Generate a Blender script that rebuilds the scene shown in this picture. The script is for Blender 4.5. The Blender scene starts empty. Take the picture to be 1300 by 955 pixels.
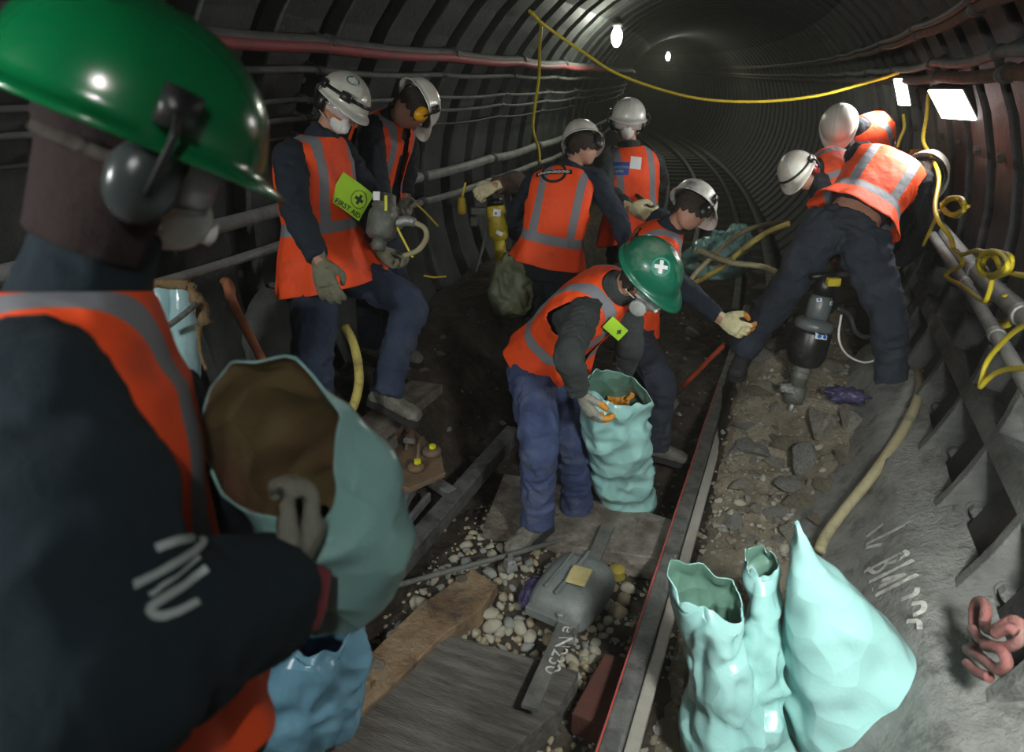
import bpy, bmesh, math, random
from mathutils import Vector as V, Matrix, noise
from mathutils.bvhtree import BVHTree
random.seed(7)
sc = bpy.context.scene
COL = sc.collection
pi = math.pi
# ---------------------------------------------------------------- camera
CAM = V((0.875, 0.0, 1.95)); PITCH = math.radians(20.4); YAW = math.radians(22.65)
FPX = 867.0
CM = Matrix.Rotation(YAW, 4, 'Z') @ Matrix.Rotation(pi/2 - PITCH, 4, 'X')
def at(px, py, Z):
    return CAM + CM @ V(((px-650)/FPX*Z, -(py-432.5)/FPX*Z, -Z))
def onz(px, py, z):
    d = CM @ V(((px-650)/FPX, -(py-432.5)/FPX, -1)); t = (z-CAM.z)/d.z
    return CAM + d*t
R0 = 1.8; ZC = 1.2
def onwall(px, py, R=R0):
    d = CM @ V(((px-650)/FPX, -(py-432.5)/FPX, -1))
    a = d.x*d.x + d.z*d.z; cz = CAM.z-ZC
    b = 2*(CAM.x*d.x + cz*d.z); c = CAM.x**2 + cz*cz - R*R
    t = (-b + math.sqrt(b*b-4*a*c))/(2*a)
    return CAM + d*t
cam = bpy.data.objects.new('camera', bpy.data.cameras.new('camera')); COL.objects.link(cam)
cam.matrix_world = Matrix.Translation(CAM) @ CM
cam.data.sensor_width = 36; cam.data.lens = 24.01; cam.data.shift_y = -45/1300.0
cam.data.clip_start = 0.05; cam.data.clip_end = 300
cam.data.dof.use_dof = True; cam.data.dof.focus_distance = 3.4; cam.data.dof.aperture_fstop = 3.2
sc.camera = cam
# ---------------------------------------------------------------- materials
M = {}
def mat(name, col, rough=0.6, col2=None, scale=6.0, bump=0.0, bscale=40.0, metal=0.0, dirt=None, dscale=3.0, damt=0.5, emit=None, trans=0.0, stretch=None, spec=0.5, alpha=1.0, mid=0.5, coat=0.0, sss=0.0):
    if name in M: return M[name]
    m = bpy.data.materials.new(name); m.use_nodes = True; M[name] = m
    nt = m.node_tree; n = nt.nodes; L = nt.links; b = n['Principled BSDF']
    b.inputs['Base Color'].default_value = (*col, 1); b.inputs['Roughness'].default_value = rough
    b.inputs['Metallic'].default_value = metal; b.inputs['Specular IOR Level'].default_value = spec
    b.inputs['Alpha'].default_value = alpha
    if coat: b.inputs['Coat Weight'].default_value = coat; b.inputs['Coat Roughness'].default_value = 0.15
    if trans: b.inputs['Transmission Weight'].default_value = trans
    tc = n.new('ShaderNodeTexCoord'); mp = n.new('ShaderNodeMapping'); L.new(tc.outputs['Object'], mp.inputs[0])
    if stretch: mp.inputs['Scale'].default_value = stretch
    def nz(s, det=5, rgh=0.6):
        t = n.new('ShaderNodeTexNoise'); t.inputs['Scale'].default_value = s; t.inputs['Detail'].default_value = det
        t.inputs['Roughness'].default_value = rgh; L.new(mp.outputs[0], t.inputs[0]); return t
    cur = None
    if col2:
        t = nz(scale); r = n.new('ShaderNodeValToRGB'); r.color_ramp.elements[0].position = mid-.14; r.color_ramp.elements[1].position = mid+.16
        r.color_ramp.elements[0].color = (*col, 1); r.color_ramp.elements[1].color = (*col2, 1)
        L.new(t.outputs[0], r.inputs[0]); cur = r.outputs[0]; L.new(cur, b.inputs['Base Color'])
    if dirt:
        t = nz(dscale, 8, .7); r = n.new('ShaderNodeValToRGB'); r.color_ramp.elements[0].position = .5; r.color_ramp.elements[1].position = .68
        r.color_ramp.elements[0].color = (0, 0, 0, 1); r.color_ramp.elements[1].color = (damt, damt, damt, 1)
        L.new(t.outputs[0], r.inputs[0]); x = n.new('ShaderNodeMix'); x.data_type = 'RGBA'
        L.new(r.outputs[0], x.inputs[0])
        if cur: L.new(cur, x.inputs[6])
        else: x.inputs[6].default_value = (*col, 1)
        x.inputs[7].default_value = (*dirt, 1); cur = x.outputs[2]; L.new(cur, b.inputs['Base Color'])
    if bump:
        t = nz(bscale, 6, .65); bp = n.new('ShaderNodeBump'); bp.inputs['Strength'].default_value = bump; bp.inputs['Distance'].default_value = 0.02
        L.new(t.outputs[0], bp.inputs['Height']); L.new(bp.outputs[0], b.inputs['Normal'])
    if emit:
        b.inputs['Emission Color'].default_value = (*emit[:3], 1); b.inputs['Emission Strength'].default_value = emit[3]
    return m
mat('iron', (.030,.034,.033), .55, (.055,.062,.060), 5, .5, 30, dirt=(.085,.09,.08), dscale=4, damt=.6)
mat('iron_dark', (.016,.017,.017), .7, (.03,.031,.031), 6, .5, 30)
mat('iron_rust', (.035,.037,.038), .6, (.055,.048,.044), 5, .5, 35, dirt=(.10,.075,.065), dscale=5, damt=.6)
mat('flange', (.12,.125,.115), .8, (.19,.195,.18), 9, .7, 45, dirt=(.05,.05,.045), dscale=6, damt=.8)
mat('concrete', (.19,.195,.18), .85, (.27,.275,.255), 8, .8, 45, dirt=(.06,.06,.052), dscale=9, damt=.85)
mat('pale_concrete', (.27,.26,.21), .9, (.40,.38,.31), 9, .9, 40, dirt=(.12,.10,.07), dscale=6, damt=.8)
mat('soil', (.028,.021,.015), .95, (.075,.06,.042), 8, 1.0, 40, dirt=(.12,.10,.075), dscale=14, damt=.7)
mat('spoil', (.19,.165,.115), .95, (.34,.30,.22), 10, 1.0, 35, dirt=(.07,.055,.04), dscale=5, damt=.8)
mat('rail_top', (.11,.115,.11), .42, (.22,.225,.21), 14, .4, 60, metal=.35, dirt=(.04,.038,.035), dscale=11, damt=.9)
mat('rail_side', (.10,.105,.095), .6, (.17,.17,.15), 10, .5, 50, dirt=(.05,.045,.04), dscale=8, damt=.7)
mat('rail_foot', (.30,.29,.25), .8, (.37,.36,.31), 8, .4, 50)
mat('rust', (.11,.055,.035), .85, (.09,.05,.032), 12, .7, 50, dirt=(.2,.13,.08), dscale=9, damt=.5)
mat('rusty_plate', (.22,.135,.07), .75, (.15,.115,.08), 9, .6, 40, dirt=(.09,.07,.05), dscale=7, damt=.7)
mat('steel', (.30,.31,.30), .42, (.42,.43,.42), 10, .4, 50, metal=.55, dirt=(.09,.09,.08), dscale=7, damt=.8)
mat('cast_grey', (.13,.15,.145), .5, (.20,.22,.21), 7, .35, 40, dirt=(.08,.08,.07), dscale=6, damt=.6)
mat('wood_grey', (.10,.095,.08), .85, (.20,.19,.165), 5, .8, 30, stretch=(1,7,7), dirt=(.05,.04,.03), dscale=4, damt=.8)
mat('wood_sleeper', (.10,.085,.065), .85, (.27,.25,.21), 7, .7, 40, dirt=(.06,.035,.025), dscale=6, damt=.9)
mat('wood_chewed', (.34,.25,.15), .85, (.20,.12,.06), 7, .9, 40, dirt=(.06,.045,.035), dscale=5, damt=.9)
mat('wood_red', (.10,.035,.022), .8, (.07,.03,.022), 8, .5, 30)
mat('terracotta', (.34,.11,.045), .6, (.24,.075,.03), 14, .4, 40, dirt=(.07,.04,.03), dscale=16, damt=.8)
mat('shovel_orange', (.50,.07,.025), .6, (.34,.05,.02), 12, .3, 40)
mat('cable_grey', (.09,.095,.09), .7, (.14,.145,.135), 9, .3, 60)
mat('cable_black', (.035,.037,.037), .6, (.06,.062,.06), 9, .3, 60)
mat('pipe_grey', (.22,.225,.215), .6, (.29,.295,.28), 7, .3, 50, dirt=(.09,.09,.08), dscale=6, damt=.7)
mat('cable_yellow', (.72,.58,.035), .45, (.62,.48,.03), 10, .1, 60)
mat('hose_beige', (.30,.27,.15), .65, (.40,.36,.21), 14, .3, 60, dirt=(.11,.10,.06), dscale=14, damt=.7)
mat('hose_yellow', (.50,.42,.10), .6, (.36,.29,.07), 14, .3, 60, dirt=(.12,.10,.04), dscale=14, damt=.7)
mat('navy', (.011,.018,.030), .9, (.018,.028,.042), 6, .5, 35)
mat('navy_fleece', (.005,.014,.022), .95, (.008,.021,.030), 6, .35, 90)
mat('navy_dark', (.008,.011,.016), .9, (.013,.017,.024), 6, .5, 35)
mat('navy_trousers', (.018,.030,.060), .85, (.030,.046,.085), 7, .6, 30, dirt=(.075,.08,.09), dscale=6, damt=.35)
mat('blue_trousers', (.028,.045,.12), .85, (.055,.08,.17), 6, .6, 30, dirt=(.15,.16,.19), dscale=5, damt=.55)
mat('dusty_trousers', (.020,.028,.045), .85, (.032,.042,.062), 6, .6, 30, dirt=(.09,.09,.085), dscale=5, damt=.3)
mat('grey_jumper', (.035,.045,.045), .95, (.055,.066,.064), 9, .6, 70)
mat('brown_cloth', (.07,.042,.032), .95, (.10,.065,.05), 9, .6, 50)
mat('skin', (.52,.29,.20), .55, (.44,.22,.15), 12, .2, 60)
mat('glove_olive', (.16,.165,.11), .85, (.23,.225,.15), 20, .5, 60, dirt=(.07,.06,.035), dscale=20, damt=.7)
mat('glove_grey', (.24,.245,.20), .85, (.32,.32,.26), 20, .5, 60, dirt=(.10,.09,.06), dscale=18, damt=.7)
mat('glove_cream', (.66,.60,.33), .8, (.72,.68,.42), 15, .4, 60, dirt=(.35,.33,.24), dscale=22, damt=.8)
mat('glove_orange', (.62,.27,.03), .7, (.5,.2,.02), 12, .3, 60)
mat('boot', (.10,.095,.075), .75, (.17,.165,.14), 12, .5, 50, dirt=(.24,.23,.20), dscale=9, damt=.6)
mat('boot_black', (.02,.021,.022), .7, (.04,.04,.038), 12, .4, 50)
mat('sole', (.02,.02,.02), .8)
mat('helmet_white', (.70,.70,.62), .3, None, dirt=(.34,.31,.23), dscale=5, damt=.6, coat=.4)
mat('helmet_scuffed', (.62,.62,.56), .4, None, dirt=(.10,.10,.09), dscale=9, damt=.9, coat=.2)
mat('helmet_green', (.0,.155,.045), .22, (.0,.12,.035), 5, coat=.6)
mat('helmet_green_dusty', (.008,.12,.065), .35, (.01,.15,.085), 6, dirt=(.20,.28,.20), dscale=8, damt=.7, coat=.3)
mat('black_plastic', (.012,.013,.013), .35, dirt=(.08,.08,.07), dscale=9, damt=.5)
mat('grey_plastic', (.10,.12,.12), .35, (.15,.17,.17), 9)
mat('red_cup', (.30,.012,.015), .3, dirt=(.18,.05,.04), dscale=9, damt=.5)
mat('yellow_cup', (.75,.36,.01), .3, dirt=(.4,.2,.02), dscale=9, damt=.4)
mat('foam', (.20,.13,.10), .9)
mat('mask_white', (.80,.80,.76), .85, (.70,.70,.66), 12, .3, 50)
mat('mask_grey', (.26,.28,.27), .6, (.42,.44,.42), 12, .2, 50)
mat('filter_grey', (.05,.055,.055), .5, (.09,.095,.09), 12)
mat('elastic', (.60,.50,.36), .8)
mat('lens', (.82,.85,.86), .06, trans=.0, alpha=.28, spec=.8)
mat('visor_film', (.66,.64,.68), .12, alpha=.55, spec=.8)
mat('orange_frame', (.65,.16,.02), .5)
mat('lime', (.42,.72,.03), .6, (.36,.64,.03), 9)
mat('print_dark', (.015,.03,.02), .6)
mat('print_black', (.02,.018,.015), .7)
mat('print_white', (.80,.82,.80), .6)
mat('print_teal', (.0,.30,.24), .5)
mat('print_green', (.01,.20,.11), .5)
mat('badge_blue', (.012,.05,.30), .6)
mat('print_lime', (.35,.6,.15), .6)
mat('sticker_blue', (.02,.16,.55), .4)
mat('chalk', (.62,.63,.58), .95, (.34,.345,.31), 40, mid=.52)
mat('paint_red', (.55,.06,.04), .6, (.3,.10,.08), 30)
mat('teal_bag', (.29,.55,.52), .26, (.34,.61,.58), 3, .25, 9, coat=.35)
mat('teal_inside', (.10,.20,.15), .4, (.13,.26,.20), 3, .3, 9)
mat('blue_bag', (.12,.26,.36), .25, (.15,.31,.40), 3, .3, 9, coat=.3)
mat('olive_bag', (.13,.15,.085), .45, (.17,.20,.11), 4, .4, 14)
mat('grey_sack', (.055,.058,.052), .9, (.085,.088,.078), 6, .6, 40, dirt=(.12,.12,.11), dscale=5, damt=.5)
mat('clear_film', (.40,.62,.64), .12, (.30,.48,.50), 6, .4, 12, coat=.5)
mat('hessian', (.20,.13,.06), .95, (.30,.20,.10), 20, .8, 60)
mat('bag_brown', (.23,.12,.075), .55, (.13,.16,.04), 2.2, .4, 9, mid=.52)
mat('tool_yellow', (.62,.50,.03), .5, (.50,.40,.03), 9, .2, 40, dirt=(.10,.09,.05), dscale=9, damt=.7)
mat('tool_grey', (.12,.13,.11), .5, (.19,.20,.17), 10, .4, 40, metal=.3)
mat('reel_yellow', (.36,.28,.04), .7, (.25,.2,.04), 14)
mat('gold_plate', (.45,.38,.15), .5, (.56,.50,.25), 12, .5, 40, metal=.2)
mat('chain_pink', (.20,.065,.06), .75, (.22,.10,.085), 14, .5, 50, dirt=(.22,.19,.16), dscale=9, damt=.7)
mat('purple_film', (.035,.03,.075), .25, (.09,.08,.17), 20, .5, 30)
mat('stone_pale', (.46,.44,.34), .85, (.36,.34,.26), 9, .5, 60)
mat('stone_tan', (.40,.34,.22), .85, (.30,.25,.16), 9, .5, 60)
mat('stone_grey', (.24,.255,.23), .85, (.32,.33,.30), 9, .5, 60)
mat('rock_grey', (.22,.225,.21), .9, (.36,.36,.32), 9, .9, 40, dirt=(.07,.06,.05), dscale=7, damt=.7)
mat('hair_dark', (.03,.022,.016), .7, (.05,.038,.028), 30, .6, 80)
mat('hood_brown', (.014,.006,.006), .9, (.022,.009,.008), 8, .4, 40)
mat('cuff_red', (.45,.07,.09), .85, (.35,.06,.07), 12, .4, 50)
mat('print_logo', (.45,.52,.50), .7)
mat('cup_dark', (.03,.038,.038), .25, (.045,.055,.055), 9)
mat('iron_shaded', (.009,.0095,.009), .8, (.014,.014,.013), 5, .4, 30)  # ceiling shade put into the base colour, as the fill lights reach it
mat('orange_plain', (.92,.10,.012), .7)
mat('grille_orange', (.7,.25,.02), .6)
mat('lamp_case', (.03,.03,.03), .5)
mat('lamp_white', (1,1,1), .5, emit=(1,.98,.95,7))
mat('lamp_far', (1,1,1), .5, emit=(.95,1,.80,30))
mat('tape_yellow', (.7,.7,.02), .5)
for nm in ('teal_bag', 'blue_bag', 'teal_inside', 'olive_bag', 'bag_brown'):
    nt = M[nm].node_tree; bs = nt.nodes['Principled BSDF']; old = bs.inputs['Normal'].links[0].from_node
    tc = nt.nodes.new('ShaderNodeTexCoord'); nz_ = nt.nodes.new('ShaderNodeTexNoise'); nz_.inputs['Scale'].default_value = 3; nt.links.new(tc.outputs['Object'], nz_.inputs[0])
    ad = nt.nodes.new('ShaderNodeVectorMath'); ad.operation = 'ADD'; nt.links.new(tc.outputs['Object'], ad.inputs[0])
    sc_ = nt.nodes.new('ShaderNodeVectorMath'); sc_.operation = 'SCALE'; sc_.inputs[3].default_value = .12; nt.links.new(nz_.outputs['Color'], sc_.inputs[0]); nt.links.new(sc_.outputs[0], ad.inputs[1])
    vo = nt.nodes.new('ShaderNodeTexVoronoi'); vo.feature = 'F1'; vo.inputs['Scale'].default_value = 9; nt.links.new(ad.outputs[0], vo.inputs['Vector'])
    bp = nt.nodes.new('ShaderNodeBump'); bp.inputs['Strength'].default_value = .55; bp.inputs['Distance'].default_value = .035
    nt.links.new(vo.outputs['Distance'], bp.inputs['Height']); nt.links.new(old.outputs[0], bp.inputs['Normal']); nt.links.new(bp.outputs[0], bs.inputs['Normal'])
def vest_mat(name, orange, hb, straps, hw=.055):
    m = bpy.data.materials.new(name); m.use_nodes = True; M[name] = m
    nt = m.node_tree; n = nt.nodes; L = nt.links; b = n['Principled BSDF']
    uv = n.new('ShaderNodeUVMap'); sp = n.new('ShaderNodeSeparateXYZ'); L.new(uv.outputs[0], sp.inputs[0])
    def band(out, c, w):
        s = n.new('ShaderNodeMath'); s.operation = 'SUBTRACT'; L.new(out, s.inputs[0]); s.inputs[1].default_value = c
        a = n.new('ShaderNodeMath'); a.operation = 'ABSOLUTE'; L.new(s.outputs[0], a.inputs[0])
        l = n.new('ShaderNodeMath'); l.operation = 'LESS_THAN'; L.new(a.outputs[0], l.inputs[0]); l.inputs[1].default_value = w
        return l.outputs[0]
    cur = band(sp.outputs[1], hb, hw)
    gt = n.new('ShaderNodeMath'); gt.operation = 'GREATER_THAN'; L.new(sp.outputs[1], gt.inputs[0]); gt.inputs[1].default_value = hb
    for s in (-1, 1):
        v = band(sp.outputs[0], .5+s*straps, .024)
        mu = n.new('ShaderNodeMath'); mu.operation = 'MULTIPLY'; L.new(v, mu.inputs[0]); L.new(gt.outputs[0], mu.inputs[1])
        mx = n.new('ShaderNodeMath'); mx.operation = 'MAXIMUM'; L.new(cur, mx.inputs[0]); L.new(mu.outputs[0], mx.inputs[1]); cur = mx.outputs[0]
    tc = n.new('ShaderNodeTexCoord'); t = n.new('ShaderNodeTexNoise'); t.inputs['Scale'].default_value = 7; t.inputs['Detail'].default_value = 7; L.new(tc.outputs['Object'], t.inputs[0])
    r = n.new('ShaderNodeValToRGB'); r.color_ramp.elements[0].position = .56; r.color_ramp.elements[1].position = .75
    r.color_ramp.elements[0].color = (*orange, 1); r.color_ramp.elements[1].color = (orange[0]*.55, orange[1]*.6+.01, orange[2]*.8+.01, 1); L.new(t.outputs[0], r.inputs[0])
    x = n.new('ShaderNodeMix'); x.data_type = 'RGBA'; L.new(cur, x.inputs[0]); L.new(r.outputs[0], x.inputs[6]); x.inputs[7].default_value = (.21,.215,.24,1)
    L.new(x.outputs[2], b.inputs['Base Color']); b.inputs['Roughness'].default_value = .7
    t2 = n.new('ShaderNodeTexNoise'); t2.inputs['Scale'].default_value = 14; L.new(tc.outputs['Object'], t2.inputs[0])
    bp = n.new('ShaderNodeBump'); bp.inputs['Strength'].default_value = .35; bp.inputs['Distance'].default_value = .03; L.new(t2.outputs[0], bp.inputs['Height']); L.new(bp.outputs[0], b.inputs['Normal'])
    return m
vest_mat('vest', (.95,.085,.010), .30, .115)
# ---------------------------------------------------------------- object helpers
def base_of(p):
    b = V((0,0,0))
    while p is not None: b = b + V(p.location); p = p.parent
    return b
def tag(o, label=None, cat=None, group=None, kind=None):
    if label: o['label'] = label
    if cat: o['category'] = cat
    if group: o['group'] = group
    if kind: o['kind'] = kind
    return o
def thing(name, loc, label, cat, group=None):
    o = bpy.data.objects.new(name, None); COL.objects.link(o); o.location = loc; o.empty_display_size = .05
    return tag(o, label, cat, group)
def obj(name, bm, m, parent=None, smooth=True, org=None, label=None, bevel=0, sub=0):
    """link bm (world coordinates) as ONE mesh object; its origin sits at org, or at its parent's"""
    off = base_of(parent) if parent is not None else (V(org) if org is not None else V((0,0,0)))
    for v in bm.verts: v.co -= off
    me = bpy.data.meshes.new(name); bm.normal_update(); bm.to_mesh(me); bm.free()
    if smooth:
        for p in me.polygons: p.use_smooth = True
    for mm in (m if isinstance(m, (list, tuple)) else [m]): me.materials.append(M[mm])
    o = bpy.data.objects.new(name, me); COL.objects.link(o)
    if parent is not None: o.parent = parent
    else: o.location = off
    if label: o['label'] = label
    if bevel:
        b = o.modifiers.new('b', 'BEVEL'); b.width = bevel; b.segments = 2; b.limit_method = 'ANGLE'
    if sub:
        s = o.modifiers.new('s', 'SUBSURF'); s.levels = sub; s.render_levels = sub
    return o
def frame(p, x, z=None):
    x = V(x).normalized(); z = V(z) if z is not None else V((0,0,1))
    if abs(x.dot(z.normalized())) > .98: z = V((0,1,0)) if abs(x.y) < .9 else V((1,0,0))
    y = z.cross(x).normalized(); z = x.cross(y).normalized()
    m = Matrix((x, y, z)).transposed().to_4x4(); m.translation = V(p); return m
def box(bm, c, s, m=None, mi=0, jit=0, taper=1):
    """box centred on c in frame m, full sizes s"""
    vs = []
    for k in (-1, 1):
        for i, j in ((-1,-1), (1,-1), (1,1), (-1,1)):
            t = taper if k > 0 else 1
            p = V((c[0]+i*s[0]/2*t, c[1]+j*s[1]/2*t, c[2]+k*s[2]/2))
            if jit: p += V([random.uniform(-jit, jit) for _ in range(3)])
            vs.append(bm.verts.new(m @ p if m else p))
    for f in ((3,2,1,0), (4,5,6,7), (0,1,5,4), (1,2,6,5), (2,3,7,6), (3,0,4,7)):
        q = bm.faces.new([vs[i] for i in f]); q.material_index = mi
    return vs
def cr(pts, n=6):
    """Catmull-Rom through a list of equally long tuples"""
    P = [list(p) for p in pts]; out = []
    for i in range(len(P)-1):
        a = P[max(i-1,0)]; b = P[i]; c = P[i+1]; d = P[min(i+2,len(P)-1)]
        for k in range(n):
            t = k/n
            out.append([.5*((2*b[j]) + (-a[j]+c[j])*t + (2*a[j]-5*b[j]+4*c[j]-d[j])*t*t + (-a[j]+3*b[j]-3*c[j]+d[j])*t**3) for j in range(len(b))])
    out.append(P[-1]); return out
def tube(bm, pts, r, seg=10, n=6, mi=0, cap=True, flat=1.0, side=None, wob=0, seed=0, smooth=True):
    """tube through pts (radius r, or a list of radii); flat squeezes it across 'side'"""
    rs = r if isinstance(r, (list, tuple)) else [r]*len(pts)
    Q = [(*V(p), q) for p, q in zip(pts, rs)]
    if smooth and len(Q) > 2: Q = cr(Q, n)
    elif n > 1 and len(Q) == 2: Q = [[Q[0][j]+(Q[1][j]-Q[0][j])*k/n for j in range(4)] for k in range(n+1)]
    prev = None; rings = []
    for i, q in enumerate(Q):
        p = V(q[:3]); a = V(Q[max(i-1,0)][:3]); b = V(Q[min(i+1,len(Q)-1)][:3]); d = (b-a)
        if d.length < 1e-7: d = V((0,0,1))
        d.normalize()
        if prev is None:
            u = V(side) if side is not None else (V((0,0,1)) if abs(d.z) < .9 else V((1,0,0)))
        else: u = prev
        u = (u - d*u.dot(d))
        if u.length < 1e-6: u = d.orthogonal()
        u.normalize(); prev = u; w = d.cross(u)
        ring = []
        for k in range(seg):
            th = 2*pi*k/seg; rr = max(q[3], 1e-4)
            if wob: rr *= 1 + wob*noise.noise(V((i*.55+seed*7.3, math.cos(th)*1.1, math.sin(th)*1.1)))
            ring.append(bm.verts.new(p + u*math.cos(th)*rr + w*math.sin(th)*rr*flat))
        rings.append(ring)
    for a, b in zip(rings, rings[1:]):
        for k in range(seg):
            f = bm.faces.new((a[k], a[(k+1)%seg], b[(k+1)%seg], b[k])); f.material_index = mi
    if cap:
        f = bm.faces.new(rings[0][::-1]); f.material_index = mi; f = bm.faces.new(rings[-1]); f.material_index = mi
    return rings
def cyl(bm, a, b, r, r2=None, seg=14, mi=0):
    tube(bm, [a, b], [r, r if r2 is None else r2], seg, 1, mi)
def lathe(bm, prof, m, seg=24, mi=0, sx=1, sy=1):
    rings = []
    for r, z in prof:
        rings.append([bm.verts.new(m @ V((r*math.cos(2*pi*k/seg)*sx, r*math.sin(2*pi*k/seg)*sy, z))) for k in range(seg)])
    for a, b in zip(rings, rings[1:]):
        for k in range(seg):
            f = bm.faces.new((a[k], a[(k+1)%seg], b[(k+1)%seg], b[k])); f.material_index = mi
    for rg, rev in ((rings[0], True), (rings[-1], False)):
        f = bm.faces.new(rg[::-1] if rev else rg); f.material_index = mi
def ell(bm, c, r, m=None, u=16, v=10, mi=0):
    mm = Matrix.Translation(V(c)) @ Matrix.Diagonal((*r, 1)); mm = (m @ mm) if m else mm
    g = bmesh.ops.create_uvsphere(bm, u_segments=u, v_segments=v, radius=1, matrix=mm)
    for q in g['verts']:
        for f in q.link_faces: f.material_index = mi
def prism(bm, poly, h, m, mi=0, z0=0):
    """poly [(x,y)] extruded z0..z0+h in frame m"""
    a = [bm.verts.new(m @ V((x, y, z0))) for x, y in poly]; b = [bm.verts.new(m @ V((x, y, z0+h))) for x, y in poly]
    n = len(poly); fs = [bm.faces.new(a[::-1]), bm.faces.new(b)]
    for k in range(n): fs.append(bm.faces.new((a[k], a[(k+1)%n], b[(k+1)%n], b[k])))
    for f in fs: f.material_index = mi
def grid(bm, rows, mi=0, close=False, uvs=None):
    """skin rows of points"""
    R = [[bm.verts.new(V(p)) for p in r] for r in rows]; n = len(R[0])
    lay = bm.loops.layers.uv.verify() if uvs else None
    for i in range(len(R)-1):
        for k in range(n if close else n-1):
            k2 = (k+1) % n
            f = bm.faces.new((R[i][k], R[i][k2], R[i+1][k2], R[i+1][k])); f.material_index = mi
            if uvs:
                for lp, (a, b) in zip(f.loops, ((i,k), (i,k2), (i+1,k2), (i+1,k))): lp[lay].uv = uvs[a][b]
    return R
def bake(o, *mods):
    """apply the object's modifiers"""
    dg = bpy.context.evaluated_depsgraph_get(); me = bpy.data.meshes.new_from_object(o.evaluated_get(dg))
    o.modifiers.clear(); o.data = me
def remesh(o, vox, smooth=4, disp=0, dsize=.1, disp2=0, dsize2=.03, seed=0):
    r = o.modifiers.new('r', 'REMESH'); r.mode = 'VOXEL'; r.voxel_size = vox; r.use_smooth_shade = True
    if smooth:
        s = o.modifiers.new('s', 'SMOOTH'); s.iterations = smooth; s.factor = .5
    bake(o)
    if disp or disp2:
        me = o.data; nr = [v.normal.copy() for v in me.vertices]; s = V((seed*3.1, seed*1.7, seed*5.3)); off = base_of(o)
        for v, nn in zip(me.vertices, nr):
            p = v.co + off
            d = 0
            if disp:
                q = p/dsize + s; w = noise.noise(q*1.0+V((5,1,2)))*1.3
                d += disp*(1-abs(2*noise.noise(V((q.x+w, q.y+w, q.z*1.6+w))))*2)
            if disp2: d += disp2*noise.noise(p/dsize2+s)
            v.co += nn*d
    for p in o.data.polygons: p.use_smooth = True
def text_bm(s, size, m, depth=.0, sub=0, bold=0):
    cu = bpy.data.curves.new('t', 'FONT'); cu.body = s; cu.size = size; cu.align_x = 'CENTER'; cu.align_y = 'CENTER'; cu.resolution_u = 3; cu.offset = bold; cu.extrude = depth
    o = bpy.data.objects.new('t', cu); COL.objects.link(o)
    me = bpy.data.meshes.new_from_object(o.evaluated_get(bpy.context.evaluated_depsgraph_get()))
    bpy.data.objects.remove(o); bm = bmesh.new(); bm.from_mesh(me); bpy.data.meshes.remove(me)
    for v in bm.verts: v.co = m @ v.co
    return bm
def merge(bm, b2, mi=0):
    me = bpy.data.meshes.new('x'); b2.to_mesh(me); b2.free(); n = len(bm.faces); bm.from_mesh(me); bpy.data.meshes.remove(me)
    bm.faces.ensure_lookup_table()
    for f in bm.faces[n:]: f.material_index = mi
def bvh_world(*os):
    vs = []; fs = []
    for o in os:
        b = base_of(o); n = len(vs); vs += [v.co + b for v in o.data.vertices]; fs += [[i+n for i in p.vertices] for p in o.data.polygons]
    return BVHTree.FromPolygons(vs, fs)
def drape(bm, tree, d, off=.003, back=.4, cell=0.02):
    """drop bm's vertices along direction d onto the tree's surface"""
    if cell:
        bmesh.ops.subdivide_edges(bm, edges=[e for e in bm.edges if e.calc_length() > cell], cuts=2, use_grid_fill=True)
    bmesh.ops.triangulate(bm, faces=bm.faces[:])
    d = V(d).normalized(); last = None
    for v in bm.verts:
        h = tree.ray_cast(v.co - d*back, d, back*3)
        if h[0] is not None: v.co = h[0] - d*off; last = h[0]
def ray_px(tree, px, py):
    d = (at(px, py, 1) - CAM).normalized(); return tree.ray_cast(CAM, d)
def J(p, px, py, L, near=True):
    """the point seen at (px,py) that lies L from p, on the near or the far side of it"""
    d = (at(px, py, 1) - CAM).normalized(); w = CAM - V(p); b = w.dot(d); c = w.dot(w) - L*L; D = b*b-c
    if D < 0:
        q = CAM + d*(-b); return V(p) + (q-V(p)).normalized()*L
    return CAM + d*(-b + (-math.sqrt(D) if near else math.sqrt(D)))
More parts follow.
